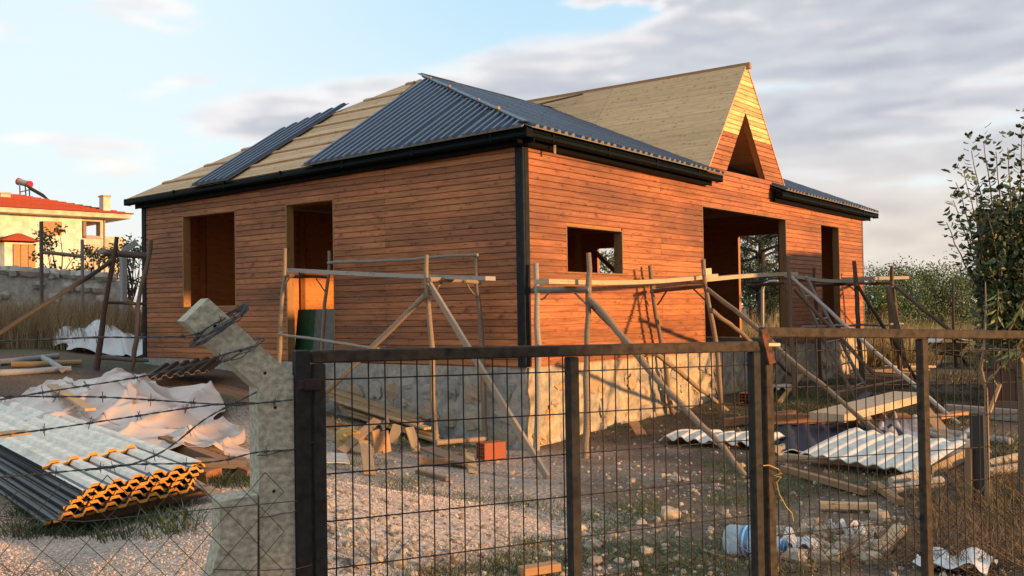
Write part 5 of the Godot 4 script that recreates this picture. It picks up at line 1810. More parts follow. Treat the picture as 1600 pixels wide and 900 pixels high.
# ---------------------------------------------------------------- background: villa, stone wall, fence
func build_background() -> void:
	# villa on the rise to the left; its front runs away to the right
	var P0 := pd(0, 400, 46.0)
	var P1 := pd(198, 400, 50.2)
	var e := Vector3(P1.x - P0.x, 0, P1.z - P0.z).normalized()
	var n := Vector3(e.z, 0, -e.x)
	if n.dot(CAM - P0) < 0.0: n = -n
	var at := func(x: float, y: float, back := 0.0) -> Vector3:
		var r := sight(x, y)
		var o := P0 - n * back
		return CAM + r * ((o - CAM).dot(n) / r.dot(n))
	var gy := 0.7
	var base: Vector3 = at.call(60, 430)
	var V := thing("villa", "cream two storey villa with red tiled roof behind the stone wall", "house", Vector3(base.x, gy, base.z))
	var o := V.position
	var cream := Color(0.90, 0.88, 0.74)
	var box := func(parent: Node, called: String, a: Vector3, b: Vector3, y0: float, y1: float, depth: float, col: Color, m: Material) -> MeshInstance3D:
		var mb := MB.new()
		mb.col = col
		var c := (a + b) * 0.5 - n * depth * 0.5
		mb.box(Transform3D(Basis(e, Vector3.UP, e.cross(Vector3.UP)), Vector3(c.x, (y0 + y1) * 0.5, c.z) - o), Vector3(absf((b - a).dot(e)), y1 - y0, depth), 0.01)
		return part(parent, called, mb.mesh(), m)
	var ye: float = at.call(60, 333).y
	var wl: Vector3 = at.call(-190, 400)
	var wr: Vector3 = at.call(129, 400)
	box.call(V, "wall", wl, wr, gy - 1.0, ye - 0.05, 8.0, cream, mat("plaster"))
	# loggia on the right end: parapet, lintel, outer pier, inner wall
	var la: Vector3 = wr + e * 0.003
	var lb: Vector3 = at.call(165, 400)
	var w1: Vector3 = at.call(131, 400)
	var w2: Vector3 = at.call(157.5, 400)
	var pw := Color(0.80, 0.66, 0.50)
	box.call(V, "parapet", la, lb, gy - 1.0, at.call(144, 373).y, 6.0, pw, mat("plaster"))
	box.call(V, "lintel", la, lb, at.call(144, 346).y, ye - 0.05, 6.0, pw, mat("plaster"))
	box.call(V, "pier", w2, lb, at.call(160, 373).y + 0.002, at.call(160, 346).y - 0.002, 0.5, pw, mat("plaster"))
	box.call(V, "pier", w1, at.call(136, 400), at.call(134, 373).y + 0.002, at.call(134, 346).y - 0.002, 5.0, Color(0.35, 0.24, 0.2), mat("plaster"))
	box.call(V, "railing", w1, w2, at.call(144, 373).y, at.call(144, 368).y, 0.06, Color(0.3, 0.25, 0.22), mat("paint"))
	box.call(V, "eave", at.call(-215, 400) + n * 0.7, at.call(196, 400) + n * 0.7, ye - 0.10, ye + 0.12, 9.4, Color(0.82, 0.70, 0.50), mat("plaster"))
	box.call(V, "balcony", at.call(165.5, 400, 3.0), at.call(196, 400, 3.0), gy + 1.0, at.call(180, 370, 3.0).y, 3.0, pw, mat("plaster"))
	box.call(V, "shutter", at.call(66, 400) + n * 0.05, at.call(97, 400) + n * 0.05, at.call(80, 367).y, at.call(80, 346).y, 0.1, Color(0.38, 0.17, 0.06), mat("paint"))
	box.call(V, "annex_wall", at.call(-12, 400) + n * 1.6, at.call(35, 400) + n * 1.6, gy - 1.0, at.call(20, 382).y, 1.5, cream, mat("plaster"))
	for k in 3:
		box.call(V, "annex_door", at.call(1 + k * 11.5, 400) + n * 1.66, at.call(12 + k * 11.5, 400) + n * 1.66, gy, at.call(20, 385).y, 0.05, Color(0.40, 0.19, 0.07), mat("paint"))
	box.call(V, "downpipe", at.call(163, 400) + n * 0.08, at.call(164.4, 400) + n * 0.08, gy, ye, 0.08, Color(0.5, 0.4, 0.3), mat("paint"))
	# roofs as courses of tiles
	var hip := func(parent: Node3D, called: String, fl: Vector3, fr: Vector3, depth: float, inl: float, inr: float, h: float) -> Node3D:
		var R := Node3D.new()
		R.name = called
		parent.add_child(R, true)
		var bl: Vector3 = fl - n * depth
		var br: Vector3 = fr - n * depth
		var rl := fl - n * depth * 0.5 + e * inl + Vector3(0, h, 0)
		var rr := fr - n * depth * 0.5 - e * inr + Vector3(0, h, 0)
		var courses := 14
		for i in courses:
			var mb := MB.new()
			mb.col = Color(0.42, 0.075, 0.035) * rng.randf_range(0.88, 1.1)
			var t0 := float(i) / courses
			var t1 := (i + 1.0) / courses
			var lift := Vector3(0, 0.05, 0)
			for q in [[fl, fr, rl, rr, n], [fr, br, rr, rr, e], [bl, fl, rl, rl, -e], [br, bl, rr, rl, -n]]:
				var a: Vector3 = q[0].lerp(q[2], t0) + lift
				var b: Vector3 = q[1].lerp(q[3], t0) + lift
				var c: Vector3 = q[1].lerp(q[3], t1)
				var d: Vector3 = q[0].lerp(q[2], t1)
				mb.quad_out(a - o, b - o, c - o, d - o, Vector3.UP + q[4] * 0.3)
				mb.quad_out(a - o, b - o, b - lift - o, a - lift - o, q[4])
			part(R, "tile_course", mb.mesh(), mat("tile"))
		return R
	var fl: Vector3 = at.call(-225, 400) + n * 0.8
	var fr: Vector3 = at.call(199, 400) + n * 0.8
	fl.y = ye + 0.13
	fr.y = ye + 0.13
	var rp: Vector3 = at.call(50, 309, 4.8)
	var R: Node3D = hip.call(V, "roof", fl, fr, 10.0, 4.6, 3.75, rp.y - ye - 0.08)
	box.call(R, "chimney", at.call(160, 400) + n * 0.2, at.call(171, 400) + n * 0.2, ye, at.call(165, 308).y, 0.5, Color(0.80, 0.70, 0.52), mat("plaster"))
	box.call(R, "chimney", at.call(2, 400, 2.5), at.call(18, 400, 2.5), ye + 0.3, at.call(10, 303, 2.5).y, 0.5, Color(0.78, 0.68, 0.5), mat("plaster"))
	box.call(R, "chimney_cap", at.call(159, 400) + n * 0.24, at.call(172, 400) + n * 0.24, at.call(165, 308).y + 0.002, at.call(165, 306).y + 0.02, 0.6, Color(0.6, 0.5, 0.38), mat("plaster"))
	box.call(R, "chimney_cap", at.call(1, 400, 2.46), at.call(19, 400, 2.46), at.call(10, 303, 2.5).y + 0.002, at.call(10, 301, 2.5).y + 0.02, 0.6, Color(0.6, 0.5, 0.38), mat("plaster"))
	var al: Vector3 = at.call(-20, 400) + n * 2.0
	var ar: Vector3 = at.call(39, 400) + n * 2.0
	al.y = at.call(20, 381).y
	ar.y = al.y
	hip.call(V, "annex_roof", al, ar, 2.2, 1.0, 0.5, 0.4)
	# solar water heater on the ridge
	var hb: Vector3 = at.call(40, 306, 4.8)
	var SH := thing("solar_heater", "solar water heater with red ended tank on the villa roof", "solar heater", hb)
	var ta: Vector3 = at.call(31, 284, 4.8)
	var tb: Vector3 = at.call(46, 288, 4.2)
	part(SH, "tank", wire_mesh(PackedVector3Array([ta - hb, tb - hb]), 0.16, Color(0.5, 0.42, 0.38), 12), mat("paint"))
	for c in [[ta, -1.0], [tb, 1.0]]:
		var dd: Vector3 = (tb - ta).normalized() * c[1]
		part(SH, "tank_end", wire_mesh(PackedVector3Array([c[0] - hb + dd * 0.004, c[0] - hb + dd * 0.08]), 0.19, Color(0.55, 0.04, 0.05), 12), mat("paint"))
	var pa: Vector3 = at.call(44, 292, 4.4)
	var pb: Vector3 = at.call(72, 308, 4.0)
	part(SH, "collector", bar_mesh(pa - hb, pb - hb, 1.6, 0.09, Color(0.05, 0.05, 0.06), 0.01, Vector3(0.2, 1, 0.1)), mat("paint"))
	for q in [[31, 288], [40, 290], [46, 292]]:
		part(SH, "strut", wire_mesh(PackedVector3Array([at.call(q[0], q[1], 4.6) - hb, at.call(q[0] + 1, 309, 4.6) - hb]), 0.035, Color(0.6, 0.5, 0.45), 5), mat("paint"))
	part(SH, "strut", wire_mesh(PackedVector3Array([at.call(32, 300, 4.6) - hb, at.call(53, 295, 4.4) - hb]), 0.03, Color(0.6, 0.5, 0.45), 5), mat("paint"))
	# stone wall below the villa
	var s0 := pd(-80, 470, 24.0)
	var s1 := pd(192, 470, 25.5)
	var sw := thing("stone_wall", "low pale rubble stone wall behind the dry grass on the left", "wall", Vector3((s0.x + s1.x) / 2, 0.3, (s0.z + s1.z) / 2))
	var wd := Vector3(s1.x - s0.x, 0, s1.z - s0.z)
	var wn := wd.cross(Vector3.UP).normalized()
	if wn.dot(CAM - s0) < 0: wn = -wn
	var topy := func(u: float) -> float: return lerpf(pd(-80, 418, 24.0).y, pd(192, 436, 25.5).y, u)
	var wm := sheet_mesh(60, 12, func(i: int, j: int):
		var u := i / 60.0
		var p := s0 + wd * u
		p.y = lerpf(0.0, topy.call(u) - 0.05 + 0.08 * noi2.get_noise_1d(u * 90.0), j / 12.0)
		return p + wn * (0.06 * noi2.get_noise_2d(u * 140.0, j * 4.0)) - sw.position, Color(0.50, 0.46, 0.40), 0.4)
	part(sw, "core", wm.mesh(), mat("mortar"))
	var k := 0
	for i in 17:
		for j in 4:
			if j > 0 and rng.randf() < 0.65: continue
			var u := (i + 0.5 + (j % 2) * 0.4) / 17.6
			var p := s0 + wd * u
			var tp: float = topy.call(u)
			p.y = tp + 0.02 - j * 0.30
			var mb := MB.new()
			rock(mb, p - sw.position + wn * (0.02 if j > 0 else -0.12), Vector3(0.34, 0.26, 0.3 if j > 0 else 0.5) * rng.randf_range(0.75, 1.2), Basis(Vector3.UP, atan2(wn.x, wn.z) + rng.randf_range(-0.2, 0.2)), k, Color(0.52, 0.48, 0.42) * rng.randf_range(0.8, 1.2), 4, 0.5)
			part(sw, "stone", mb.mesh(), mat("stone"))
			k += 1
	# chain link fence in front of it
	var fp := [[65, 346, 482, 20.0, Color(0.16, 0.13, 0.11), 0.05], [129, 374, 470, 20.4, Color(0.30, 0.27, 0.24), 0.045], [193, 392, 522, 20.0, Color(0.42, 0.43, 0.44), 0.09]]
	var cf := thing("wire_fence", "old chain link fence on thin posts in front of the stone wall", "fence", pd(120, 520, 20.0))
	for q in fp:
		var t := pd(q[0], q[1], q[3])
		part(cf, "post", bar_mesh(Vector3(t.x, height(t.x, t.z) - 0.1, t.z) - cf.position, t - cf.position, q[5] * 1.15, q[5] * 1.15, q[4], 0.004, Vector3.RIGHT), mat("concrete"))
	part(cf, "post_arm", bar_mesh(pd(193, 393, 20.0) - cf.position, pd(214, 378, 20.1) - cf.position, 0.12, 0.12, Color(0.42, 0.43, 0.44), 0.004), mat("concrete"))
	part(cf, "rail", pole_mesh(pd(66, 394, 20.0) - cf.position, pd(129, 401, 20.4) - cf.position, 0.04, 0.035, Color(0.3, 0.24, 0.2), 0.01), mat("bark"))
	var cm := MB.new()
	cm.col = Color(0.16, 0.15, 0.14)
	var fa := pd(-60, 430, 20.0)
	var fb := pd(228, 440, 20.2)
	var fl2 := Vector3(fb.x - fa.x, 0, fb.z - fa.z)
	var ln := fl2.length()
	fl2 = fl2.normalized()
	var sp_ := 0.11
	for i in int(ln / sp_):
		var pt := PackedVector3Array()
		for s in 16:
			var xx := (i + ((s + i) % 2)) * sp_
			var p := fa + fl2 * xx
			p.y = lerpf(fa.y, fb.y, xx / ln) - s * sp_ * 0.95
			pt.append(p - cf.position)
		cm.tube(pt, PackedFloat32Array([0.0028]), 3, false)
	var cmo := part(cf, "wire_mesh", cm.mesh(), mat("wire"))
	cmo.set_meta("kind", "stuff")

# ---------------------------------------------------------------- vegetation
func leaf_quad(mb: MB, p: Vector3, d: Vector3, s: Vector3, l: float, w: float, droop := 0.0) -> void:
	# a leaf folded along its midrib: four triangles
	var n := d.cross(s).normalized()
	var m := p + d * l * 0.5 - n * w * 0.18
	var tip := p + d * l - n * droop * l
	var a := p + d * l * 0.45 + s * w * 0.5
	var b := p + d * l * 0.45 - s * w * 0.5
	mb.tri(p, m, a); mb.tri(m, tip, a)
	mb.tri(p, b, m); mb.tri(m, b, tip)
func leaf_oval(mb: MB, p: Vector3, d: Vector3, s: Vector3, l: float, w: float, droop: float) -> void:
	var n := d.cross(s).normalized()
	var mid := []
	var lf := []
	var rt := []
	for k in [[0.0, 0.0], [0.22, 0.36], [0.55, 0.5], [0.82, 0.3], [1.0, 0.0]]:
		var c: Vector3 = p + d * (l * k[0]) - n * (droop * l * k[0] * k[0])
		mid.append(c - n * (w * 0.12))
		lf.append(c + s * (w * k[1]))
		rt.append(c - s * (w * k[1]))
	for i in 4:
		mb.quad(mid[i], mid[i + 1], lf[i + 1], lf[i])
		mb.quad(rt[i], rt[i + 1], mid[i + 1], mid[i])
func rdir() -> Vector3:
	var z := rng.randf_range(-1, 1)
	var a := rng.randf() * TAU
	return Vector3(sqrt(1 - z * z) * cos(a), z, sqrt(1 - z * z) * sin(a))
func limb(mb: MB, a: Vector3, b: Vector3, r0: float, r1: float, bow := 0.06) -> PackedVector3Array:
	var pts := PackedVector3Array()
	var rr := PackedFloat32Array()
	var l := a.distance_to(b)
	var off := rdir() * bow * l
	for i in 6:
		var t := i / 5.0
		pts.append(a.lerp(b, t) + off * sin(t * PI))
		rr.append(lerpf(r0, r1, t))
	mb.tube(pts, rr, 6, false)
	return pts
# broad tree: trunk, limbs, crown of leaf clumps
func tree(called: String, label: String, group: String, base: Vector3, h: float, w: float, clumps: int, per: int, leaf: float, c0: Color, c1: Color, low := 0.25) -> void:
	var T := thing(called, label, "tree", base, group)
	var tb := MB.new()
	tb.col = Color(0.10, 0.075, 0.055)
	limb(tb, Vector3(0, -0.2, 0), Vector3(rng.randf_range(-0.1, 0.1) * w, h * 0.6, 0), h * 0.028, h * 0.012, 0.04)
	var lf := MB.new()
	for i in clumps:
		var a := rng.randf() * TAU
		var hh := pow(rng.randf(), 0.85)
		var rad := w * 0.5 * sqrt(rng.randf()) * (1.0 - 0.55 * pow(hh, 2.2)) * rng.randf_range(0.6, 1.15)
		var c := Vector3(cos(a) * rad, h * lerpf(low, 1.0, hh) - rng.randf() * 0.06 * h, sin(a) * rad)
		limb(tb, Vector3(0, h * rng.randf_range(0.15, 0.55), 0), c, h * 0.010, h * 0.002, 0.08)
		var cr := w * rng.randf_range(0.08, 0.17)
		var tone := rng.randf()
		for k in per:
			var q := rdir() * cr * pow(rng.randf(), 0.45)
			q.y *= 0.75
			lf.col = c0.lerp(c1, clampf(tone * 0.7 + rng.randf() * 0.4, 0, 1))
			var d := (rdir() + Vector3(0, -0.25, 0)).normalized()
			leaf_quad(lf, c + q, d, d.cross(rdir()).normalized(), leaf * rng.randf_range(0.7, 1.3), leaf * 0.55, 0.1)
	part(T, "trunk", tb.mesh(), mat("bark"))
	part(T, "crown", lf.mesh(), mat("leaf"))
func multi(called: String, m: Mesh, material: Material, xfs: Array, cols: Array, label: String, category: String) -> void:
	var mm := MultiMesh.new()
	mm.transform_format = MultiMesh.TRANSFORM_3D
	mm.use_colors = true
	mm.mesh = m
	mm.instance_count = xfs.size()
	for i in xfs.size():
		mm.set_instance_transform(i, xfs[i])
		mm.set_instance_color(i, cols[i])
	var o := MultiMeshInstance3D.new()
	o.name = numbered(called)
	o.multimesh = mm
	o.material_override = material
	add_child(o)
	tag(o, label, category, "", "stuff")
func tuft(blades: int, h: float, spread: float, lean: float, w: float) -> ArrayMesh:
	var mb := MB.new()
	for i in blades:
		var a := rng.randf() * TAU
		var r := spread * sqrt(rng.randf())
		var p := Vector3(cos(a) * r, -0.02, sin(a) * r)
		var hh := h * rng.randf_range(0.5, 1.1)
		var d := Vector3(cos(a + rng.randf_range(-1, 1)), 0, sin(a + rng.randf_range(-1, 1))) * lean * hh * rng.randf_range(0.3, 1.2)
		var s := Vector3(-sin(a), 0, cos(a)).rotated(Vector3.UP, rng.randf_range(-1.5, 1.5)) * w * 0.5
		var m := p + Vector3(0, hh * 0.6, 0) + d * 0.35
		var t := p + Vector3(0, hh, 0) + d
		mb.col = Color(1, 1, 1) * rng.randf_range(0.7, 1.15)
		mb.quad(p - s, p + s, m + s * 0.7, m - s * 0.7)
		mb.tri(m - s * 0.7, m + s * 0.7, t)
	return mb.mesh()
func px_scatter(n: int, x0: float, x1: float, y0: float, y1: float) -> Array:
	var o := []
	for i in n:
		o.append(gp(rng.randf_range(x0, x1), rng.randf_range(y0, y1)))
	return o
func in_house(x: float, z: float) -> bool:
	return x > -0.12 and x < HR + 0.12 and z < 0.12 and z > -HL - 0.1
func build_vegetation() -> void:
	# --- tall dry grass left and right
	var t1 := tuft(16, 0.8, 0.22, 0.35, 0.012)
	var t2 := tuft(14, 0.9, 0.25, 0.5, 0.012)
	var xs := []
	var cs := []
	for i in 1700:
		var d := rng.randf_range(18.5, 24.0)
		var p := pd(rng.randf_range(-120, 226), 480, d)
		p.y = height(p.x, p.z)
		if in_house(p.x, p.z) or p.z > -8.6: continue
		xs.append(Transform3D(Basis(Vector3.UP, rng.randf() * TAU).scaled(Vector3(1, rng.randf_range(0.55, 1.25), 1)), p))
		cs.append(Color(0.34, 0.24, 0.12).lerp(Color(0.20, 0.13, 0.07), rng.randf()) * (1.0 if rng.randf() < 0.8 else 1.5))
	multi("dry_grass", t1, mat("straw"), xs, cs, "tall dry brown grass in front of the stone wall on the left", "grass")
	xs = []
	cs = []
	for i in 5200:
		var d := 23.0 + 40.0 * pow(rng.randf(), 1.5)
		var gx := rng.randf_range(1130, 1680)
		if d < 26.6 and gx > 1435.0 and gx < 1535.0: continue
		var p := pd(gx, 480, d)
		p.y = height(p.x, p.z)
		if in_house(p.x, p.z) or p.x < HR + 0.3: continue
		var sc := rng.randf_range(0.5, 1.1) * (1.0 if d > 30 else 0.8)
		xs.append(Transform3D(Basis(Vector3.UP, rng.randf() * TAU).scaled(Vector3(1.3, sc, 1.3)), p))
		cs.append(Color(0.40, 0.31, 0.15).lerp(Color(0.24, 0.22, 0.09), rng.randf()) * rng.randf_range(0.8, 1.2))
	for i in 260:      # weeds right behind the far doorway
		var p := Vector3(rng.randf_range(13.4, 17.0), 0, rng.randf_range(-5.0, 0.5))
		p.y = height(p.x, p.z)
		xs.append(Transform3D(Basis(Vector3.UP, rng.randf() * TAU).scaled(Vector3(1.0, rng.randf_range(0.7, 1.6), 1.0)), p))
		cs.append(Color(0.46, 0.34, 0.16) * rng.randf_range(0.8, 1.2))
	multi("dry_grass", t2, mat("straw"), xs, cs, "dry yellowish grass field beyond the house on the right", "grass")
	# --- short green grass in patches over the yard
	var t3 := tuft(11, 0.05, 0.07, 0.9, 0.006)
	xs = []
	cs = []
	for p in px_scatter(15000, 500, 1600, 590, 900) + px_scatter(1500, 0, 500, 700, 900):
		if in_house(p.x, p.z): continue
		var q := noi.get_noise_2d(p.x * 9.0, p.z * 9.0) + noi2.get_noise_2d(p.x * 14.0 + 50.0, p.z * 14.0) * 0.4
		var near := 1.0 if p.z < 1.6 and p.x > 0.2 else 0.0
		var g := Vector2(p.x - HEAP.x, p.z - HEAP.z).length()
		if q + near * 0.25 < 0.15 or g < 1.5: continue
		xs.append(Transform3D(Basis(Vector3.UP, rng.randf() * TAU).scaled(Vector3.ONE * rng.randf_range(0.7, 1.5)), Vector3(p.x, hfine(p.x, p.z), p.z)))
		cs.append(Color(0.06, 0.095, 0.025).lerp(Color(0.15, 0.14, 0.05), rng.randf()))
	multi("short_grass", t3, mat("leaf"), xs, cs, "short green grass growing in patches between the rubble", "grass")
	xs = []
	cs = []
	var t5 := tuft(12, 0.09, 0.12, 0.9, 0.009)
	for p in px_scatter(3800, 1190, 1620, 556, 668):
		if in_house(p.x, p.z) or noi2.get_noise_2d(p.x * 5.0, p.z * 5.0) < -0.12: continue
		xs.append(Transform3D(Basis(Vector3.UP, rng.randf() * TAU).scaled(Vector3.ONE * rng.randf_range(0.6, 1.5)), Vector3(p.x, hfine(p.x, p.z), p.z)))
		cs.append(Color(0.05, 0.075, 0.022).lerp(Color(0.17, 0.14, 0.06), rng.randf()))
	multi("short_grass", t5, mat("leaf"), xs, cs, "dark green grass behind the timber heap and round the shed", "grass")
	# green growth under the panel stack
	var t4 := tuft(12, 0.13, 0.12, 0.9, 0.012)
	xs = []
	cs = []
	for p in px_scatter(330, 20, 300, 775, 845) + px_scatter(60, 330, 400, 742, 765):
		xs.append(Transform3D(Basis(Vector3.UP, rng.randf() * TAU).scaled(Vector3.ONE * rng.randf_range(0.4, 1.0)), Vector3(p.x, hfine(p.x, p.z), p.z)))
		cs.append(Color(0.03, 0.055, 0.014).lerp(Color(0.06, 0.08, 0.022), rng.randf()))
	multi("weeds", t4, mat("leaf"), xs, cs, "low green weeds in front of the stack of roof panels", "weeds")
	# --- dead brush bottom right
	var tw := MB.new()
	for i in 9:
		var a := rng.randf() * TAU
		var p := Vector3(rng.randf_range(-0.1, 0.1), 0, rng.randf_range(-0.1, 0.1))
		var d := Vector3(cos(a), rng.randf_range(0.15, 1.1), sin(a)).normalized() * rng.randf_range(0.14, 0.34)
		tw.col = Color(1, 1, 1) * rng.randf_range(0.6, 1.2)
		tw.tube(PackedVector3Array([p, p + d * 0.5 + rdir() * 0.03, p + d]), PackedFloat32Array([0.003, 0.0022, 0.001]), 3, false)
	xs = []
	cs = []
	for p in px_scatter(300, 1430, 1640, 745, 900) + px_scatter(45, 1180, 1440, 850, 905) + px_scatter(7, 500, 720, 872, 905):
		xs.append(Transform3D(Basis(Vector3.UP, rng.randf() * TAU).scaled(Vector3.ONE * rng.randf_range(0.5, 1.4)), Vector3(p.x, hfine(p.x, p.z), p.z)))
		cs.append(Color(0.26, 0.18, 0.10).lerp(Color(0.09, 0.06, 0.035), rng.randf()))
	multi("dead_brush", tw.mesh(), mat("straw"), xs, cs, "tangled dead twigs and dry stalks at the bottom right", "brush")
	xs = []
	cs = []
	for p in px_scatter(150, 1545, 1640, 690, 830):
		xs.append(Transform3D(Basis(Vector3.UP, rng.randf() * TAU).scaled(Vector3.ONE * rng.randf_range(0.6, 1.5)), Vector3(p.x, hfine(p.x, p.z), p.z)))
		cs.append(Color(0.09, 0.12, 0.045).lerp(Color(0.2, 0.18, 0.07), rng.randf()))
	multi("weeds", t4, mat("leaf"), xs, cs, "green and yellow weeds right of the dark stake", "weeds")
	# --- pebbles
	var pb := MB.new()
	rock(pb, Vector3.ZERO, Vector3(1, 0.65, 0.85), Basis(), 5, Color(1, 1, 1), 3, 0.6)
	var pm := pb.mesh()
	xs = []
	cs = []
	for i in 16000:
		var a := rng.randf() * TAU
		var r := 2.3 * pow(rng.randf(), 0.6)
		var p := Vector3(HEAP.x + cos(a) * r, 0, HEAP.z + sin(a) * r)
		if i > 11000: p = gp(rng.randf_range(0, 400), rng.randf_range(790, 905))
		if in_house(p.x, p.z): continue
		p.y = hfine(p.x, p.z) + 0.002
		var s := rng.randf_range(0.006, 0.016) * (1.0 if rng.randf() < 0.95 else 1.8)
		xs.append(Transform3D(Basis(rdir(), rng.randf() * TAU).scaled(Vector3.ONE * s), p))
		cs.append(Color(0.68, 0.51, 0.40).lerp(Color(0.42, 0.35, 0.31), rng.randf()) * rng.randf_range(0.8, 1.15))
	multi("gravel", pm, mat("plain"), xs, cs, "pinkish crushed gravel heaped behind the gate and the fence", "gravel")
	xs = []
	cs = []
	for p in px_scatter(6500, 505, 1600, 640, 905):
		if in_house(p.x, p.z): continue
		var q := noi2.get_noise_2d(p.x * 6.0, p.z * 6.0)
		if q < -0.1 and rng.randf() < 0.6: continue
		p.y = hfine(p.x, p.z) + 0.003
		var s := 0.008 + 0.05 * pow(rng.randf(), 3.0)
		xs.append(Transform3D(Basis(rdir(), rng.randf() * TAU).scaled(Vector3.ONE * s), p))
		cs.append(Color(0.48, 0.40, 0.30).lerp(Color(0.16, 0.125, 0.095), rng.randf()) * rng.randf_range(0.7, 1.2))
	multi("rubble", pm, mat("plain"), xs, cs, "small stones and crumbs of rubble strewn over the trampled earth", "rubble")
	# --- single stones one can count
	var sv := []
	for i in 5:
		var mb := MB.new()
		rock(mb, Vector3.ZERO, Vector3(1, 0.7, 0.8), Basis(), 20 + i * 3, Color(0.52, 0.44, 0.34) * [1.0, 0.8, 1.15, 0.9, 1.05][i], 4, 0.6)
		sv.append(mb.mesh())
	var big := [[1048, 812, 26], [1003, 824, 14], [958, 842, 16], [928, 858, 24], [1027, 818, 12], [1056, 752, 14], [1035, 747, 10], [988, 754, 10], [967, 738, 8], [1133, 804, 12], [1157, 732, 14], [905, 830, 18], [1012, 870, 18], [968, 882, 14], [930, 882, 22], [992, 888, 16], [855, 868, 14], [800, 738, 9], [776, 722, 9], [1275, 756, 10], [1215, 708, 24], [560, 885, 22], [590, 880, 18], [622, 884, 24], [665, 888, 16], [700, 880, 12], [748, 862, 10], [1060, 842, 10], [1108, 838, 9], [1085, 770, 8], [1120, 760, 8], [1175, 762, 9]]
	for q in big:
		var p := gp(q[0], q[1])
		var d := (p - CAM).dot(LF)
		var s: float = q[2] * 1.25 * d / FPX
		var o := single("stone", sv[rng.randi() % 5], mat("stone"), "pale rubble stone lying on the trampled earth behind the gate", "stone", "loose stones behind the gate")
		o.transform = Transform3D(Basis(Vector3.UP, rng.randf() * TAU).scaled(Vector3.ONE * s), Vector3(p.x, hfine(p.x, p.z) + s * 0.18, p.z))
	for i in 46:      # white rubble patch
		var p := gp(rng.randf_range(1205, 1375), rng.randf_range(806, 880))
		var s := rng.randf_range(0.06, 0.17)
		var o := single("chalk_stone", sv[rng.randi() % 5], mat("stone"), "chalky white lump in the rubble patch right of the water bottle", "stone", "white lumps of the rubble patch")
		o.transform = Transform3D(Basis(Vector3.UP, rng.randf() * TAU).scaled(Vector3(s * 1.2, s, s)), Vector3(p.x, hfine(p.x, p.z) + s * 0.15, p.z))
	# --- trees on the right horizon
	var g0 := Color(0.042, 0.080, 0.020)
	var g1 := Color(0.13, 0.18, 0.05)
	var tr := [[1372, 404, 46, 6.0, "bushy green tree directly behind the right end of the house"], [1412, 412, 50, 5.0, "dark green tree second from the house on the horizon"], [1444, 424, 54, 5.0, "low green tree in the middle of the right tree line"], [1472, 402, 48, 5.2, "taller light green tree in the right tree line"], [1502, 424, 52, 5.0, "rounded dark tree left of the brown shed"], [1535, 420, 55, 6.0, "green tree half hidden behind the brown shed"], [1360, 425, 44, 4.0, "low bush showing at the right house corner"], [1590, 410, 58, 7.0, "large tree behind the shed at the right edge"]]
	for q in tr:
		var top := pd(q[0], q[1] + 9.0, q[2])
		var b := Vector3(top.x, height(top.x, top.z), top.z)
		tree("field_tree", q[4], "trees along the field on the right", b, top.y - b.y, q[3], 60, 80, 0.12, g0, g1, 0.05)
	# small trees behind the end wall, seen through the openings
	tree("field_tree", "leafy green tree seen through the small window of the sunlit wall", "trees seen through the house", Vector3(pd(958, 400, 36.0).x, -0.4, pd(958, 400, 36.0).z), pd(958, 391, 36.0).y + 0.4, 4.2, 40, 80, 0.13, g0, g1, 0.05)
	tree("field_tree", "low dark hedge tree left of the pine in the big doorway", "trees seen through the house", Vector3(pd(1172, 470, 50.0).x, -0.3, pd(1172, 470, 50.0).z), 4.0, 5.0, 44, 70, 0.14, g0, g1, 0.0)
	tree("field_tree", "low dark hedge tree right of the pine in the big doorway", "trees seen through the house", Vector3(pd(1208, 470, 49.0).x, -0.3, pd(1208, 470, 49.0).z), 3.6, 4.5, 44, 70, 0.14, g0, g1, 0.0)
	# pine seen through the big doorway
	var pp := pd(1183, 500, 42.0)
	var pine := thing("pine_tree", "dark pine with spreading limbs seen through the big doorway", "tree", Vector3(pp.x, height(pp.x, pp.z), pp.z), "trees seen through the house")
	var pt := MB.new()
	pt.col = Color(0.05, 0.035, 0.028)
	limb(pt, Vector3(0, -0.2, 0), Vector3(0.3, 4.9, 0.1), 0.24, 0.12, 0.03)
	var pn := MB.new()
	for i in 26:
		var y := rng.randf_range(1.7, 4.4)
		var a := rng.randf() * TAU
		var l := rng.randf_range(1.6, 3.4)
		var tip := Vector3(cos(a) * l, y + rng.randf_range(0.1, 1.0), sin(a) * l)
		var pts := limb(pt, Vector3(0.1, y, 0), tip, 0.07, 0.02, 0.08)
		for k in 4:
			var c := pts[2 + k % 4] + rdir() * 0.3
			for m in 90:
				pn.col = Color(0.018, 0.032, 0.014).lerp(Color(0.04, 0.06, 0.024), rng.randf())
				var d := (rdir() + Vector3(0, 0.5, 0)).normalized()
				leaf_quad(pn, c + rdir() * 0.38 * rng.randf(), d, d.cross(rdir()).normalized(), 0.26, 0.035)
	part(pine, "trunk", pt.mesh(), mat("bark"))
	part(pine, "crown", pn.mesh(), mat("leaf"))
	# bent metal pole in the far doorway
	var mp := thing("bent_pole", "grey bent metal pole standing behind the far doorway", "pole", onx(1192, 560, 15.0))
	part(mp, "shaft", wire_mesh(PackedVector3Array([onx(1192, 560, 15.0) - mp.position, onx(1192, 452, 15.0) - mp.position, onx(1195, 444, 15.0) - mp.position, onx(1204, 440, 15.0) - mp.position, onx(1216, 440, 15.0) - mp.position]), 0.045, Color(0.50, 0.47, 0.42), 8), mat("paint"))
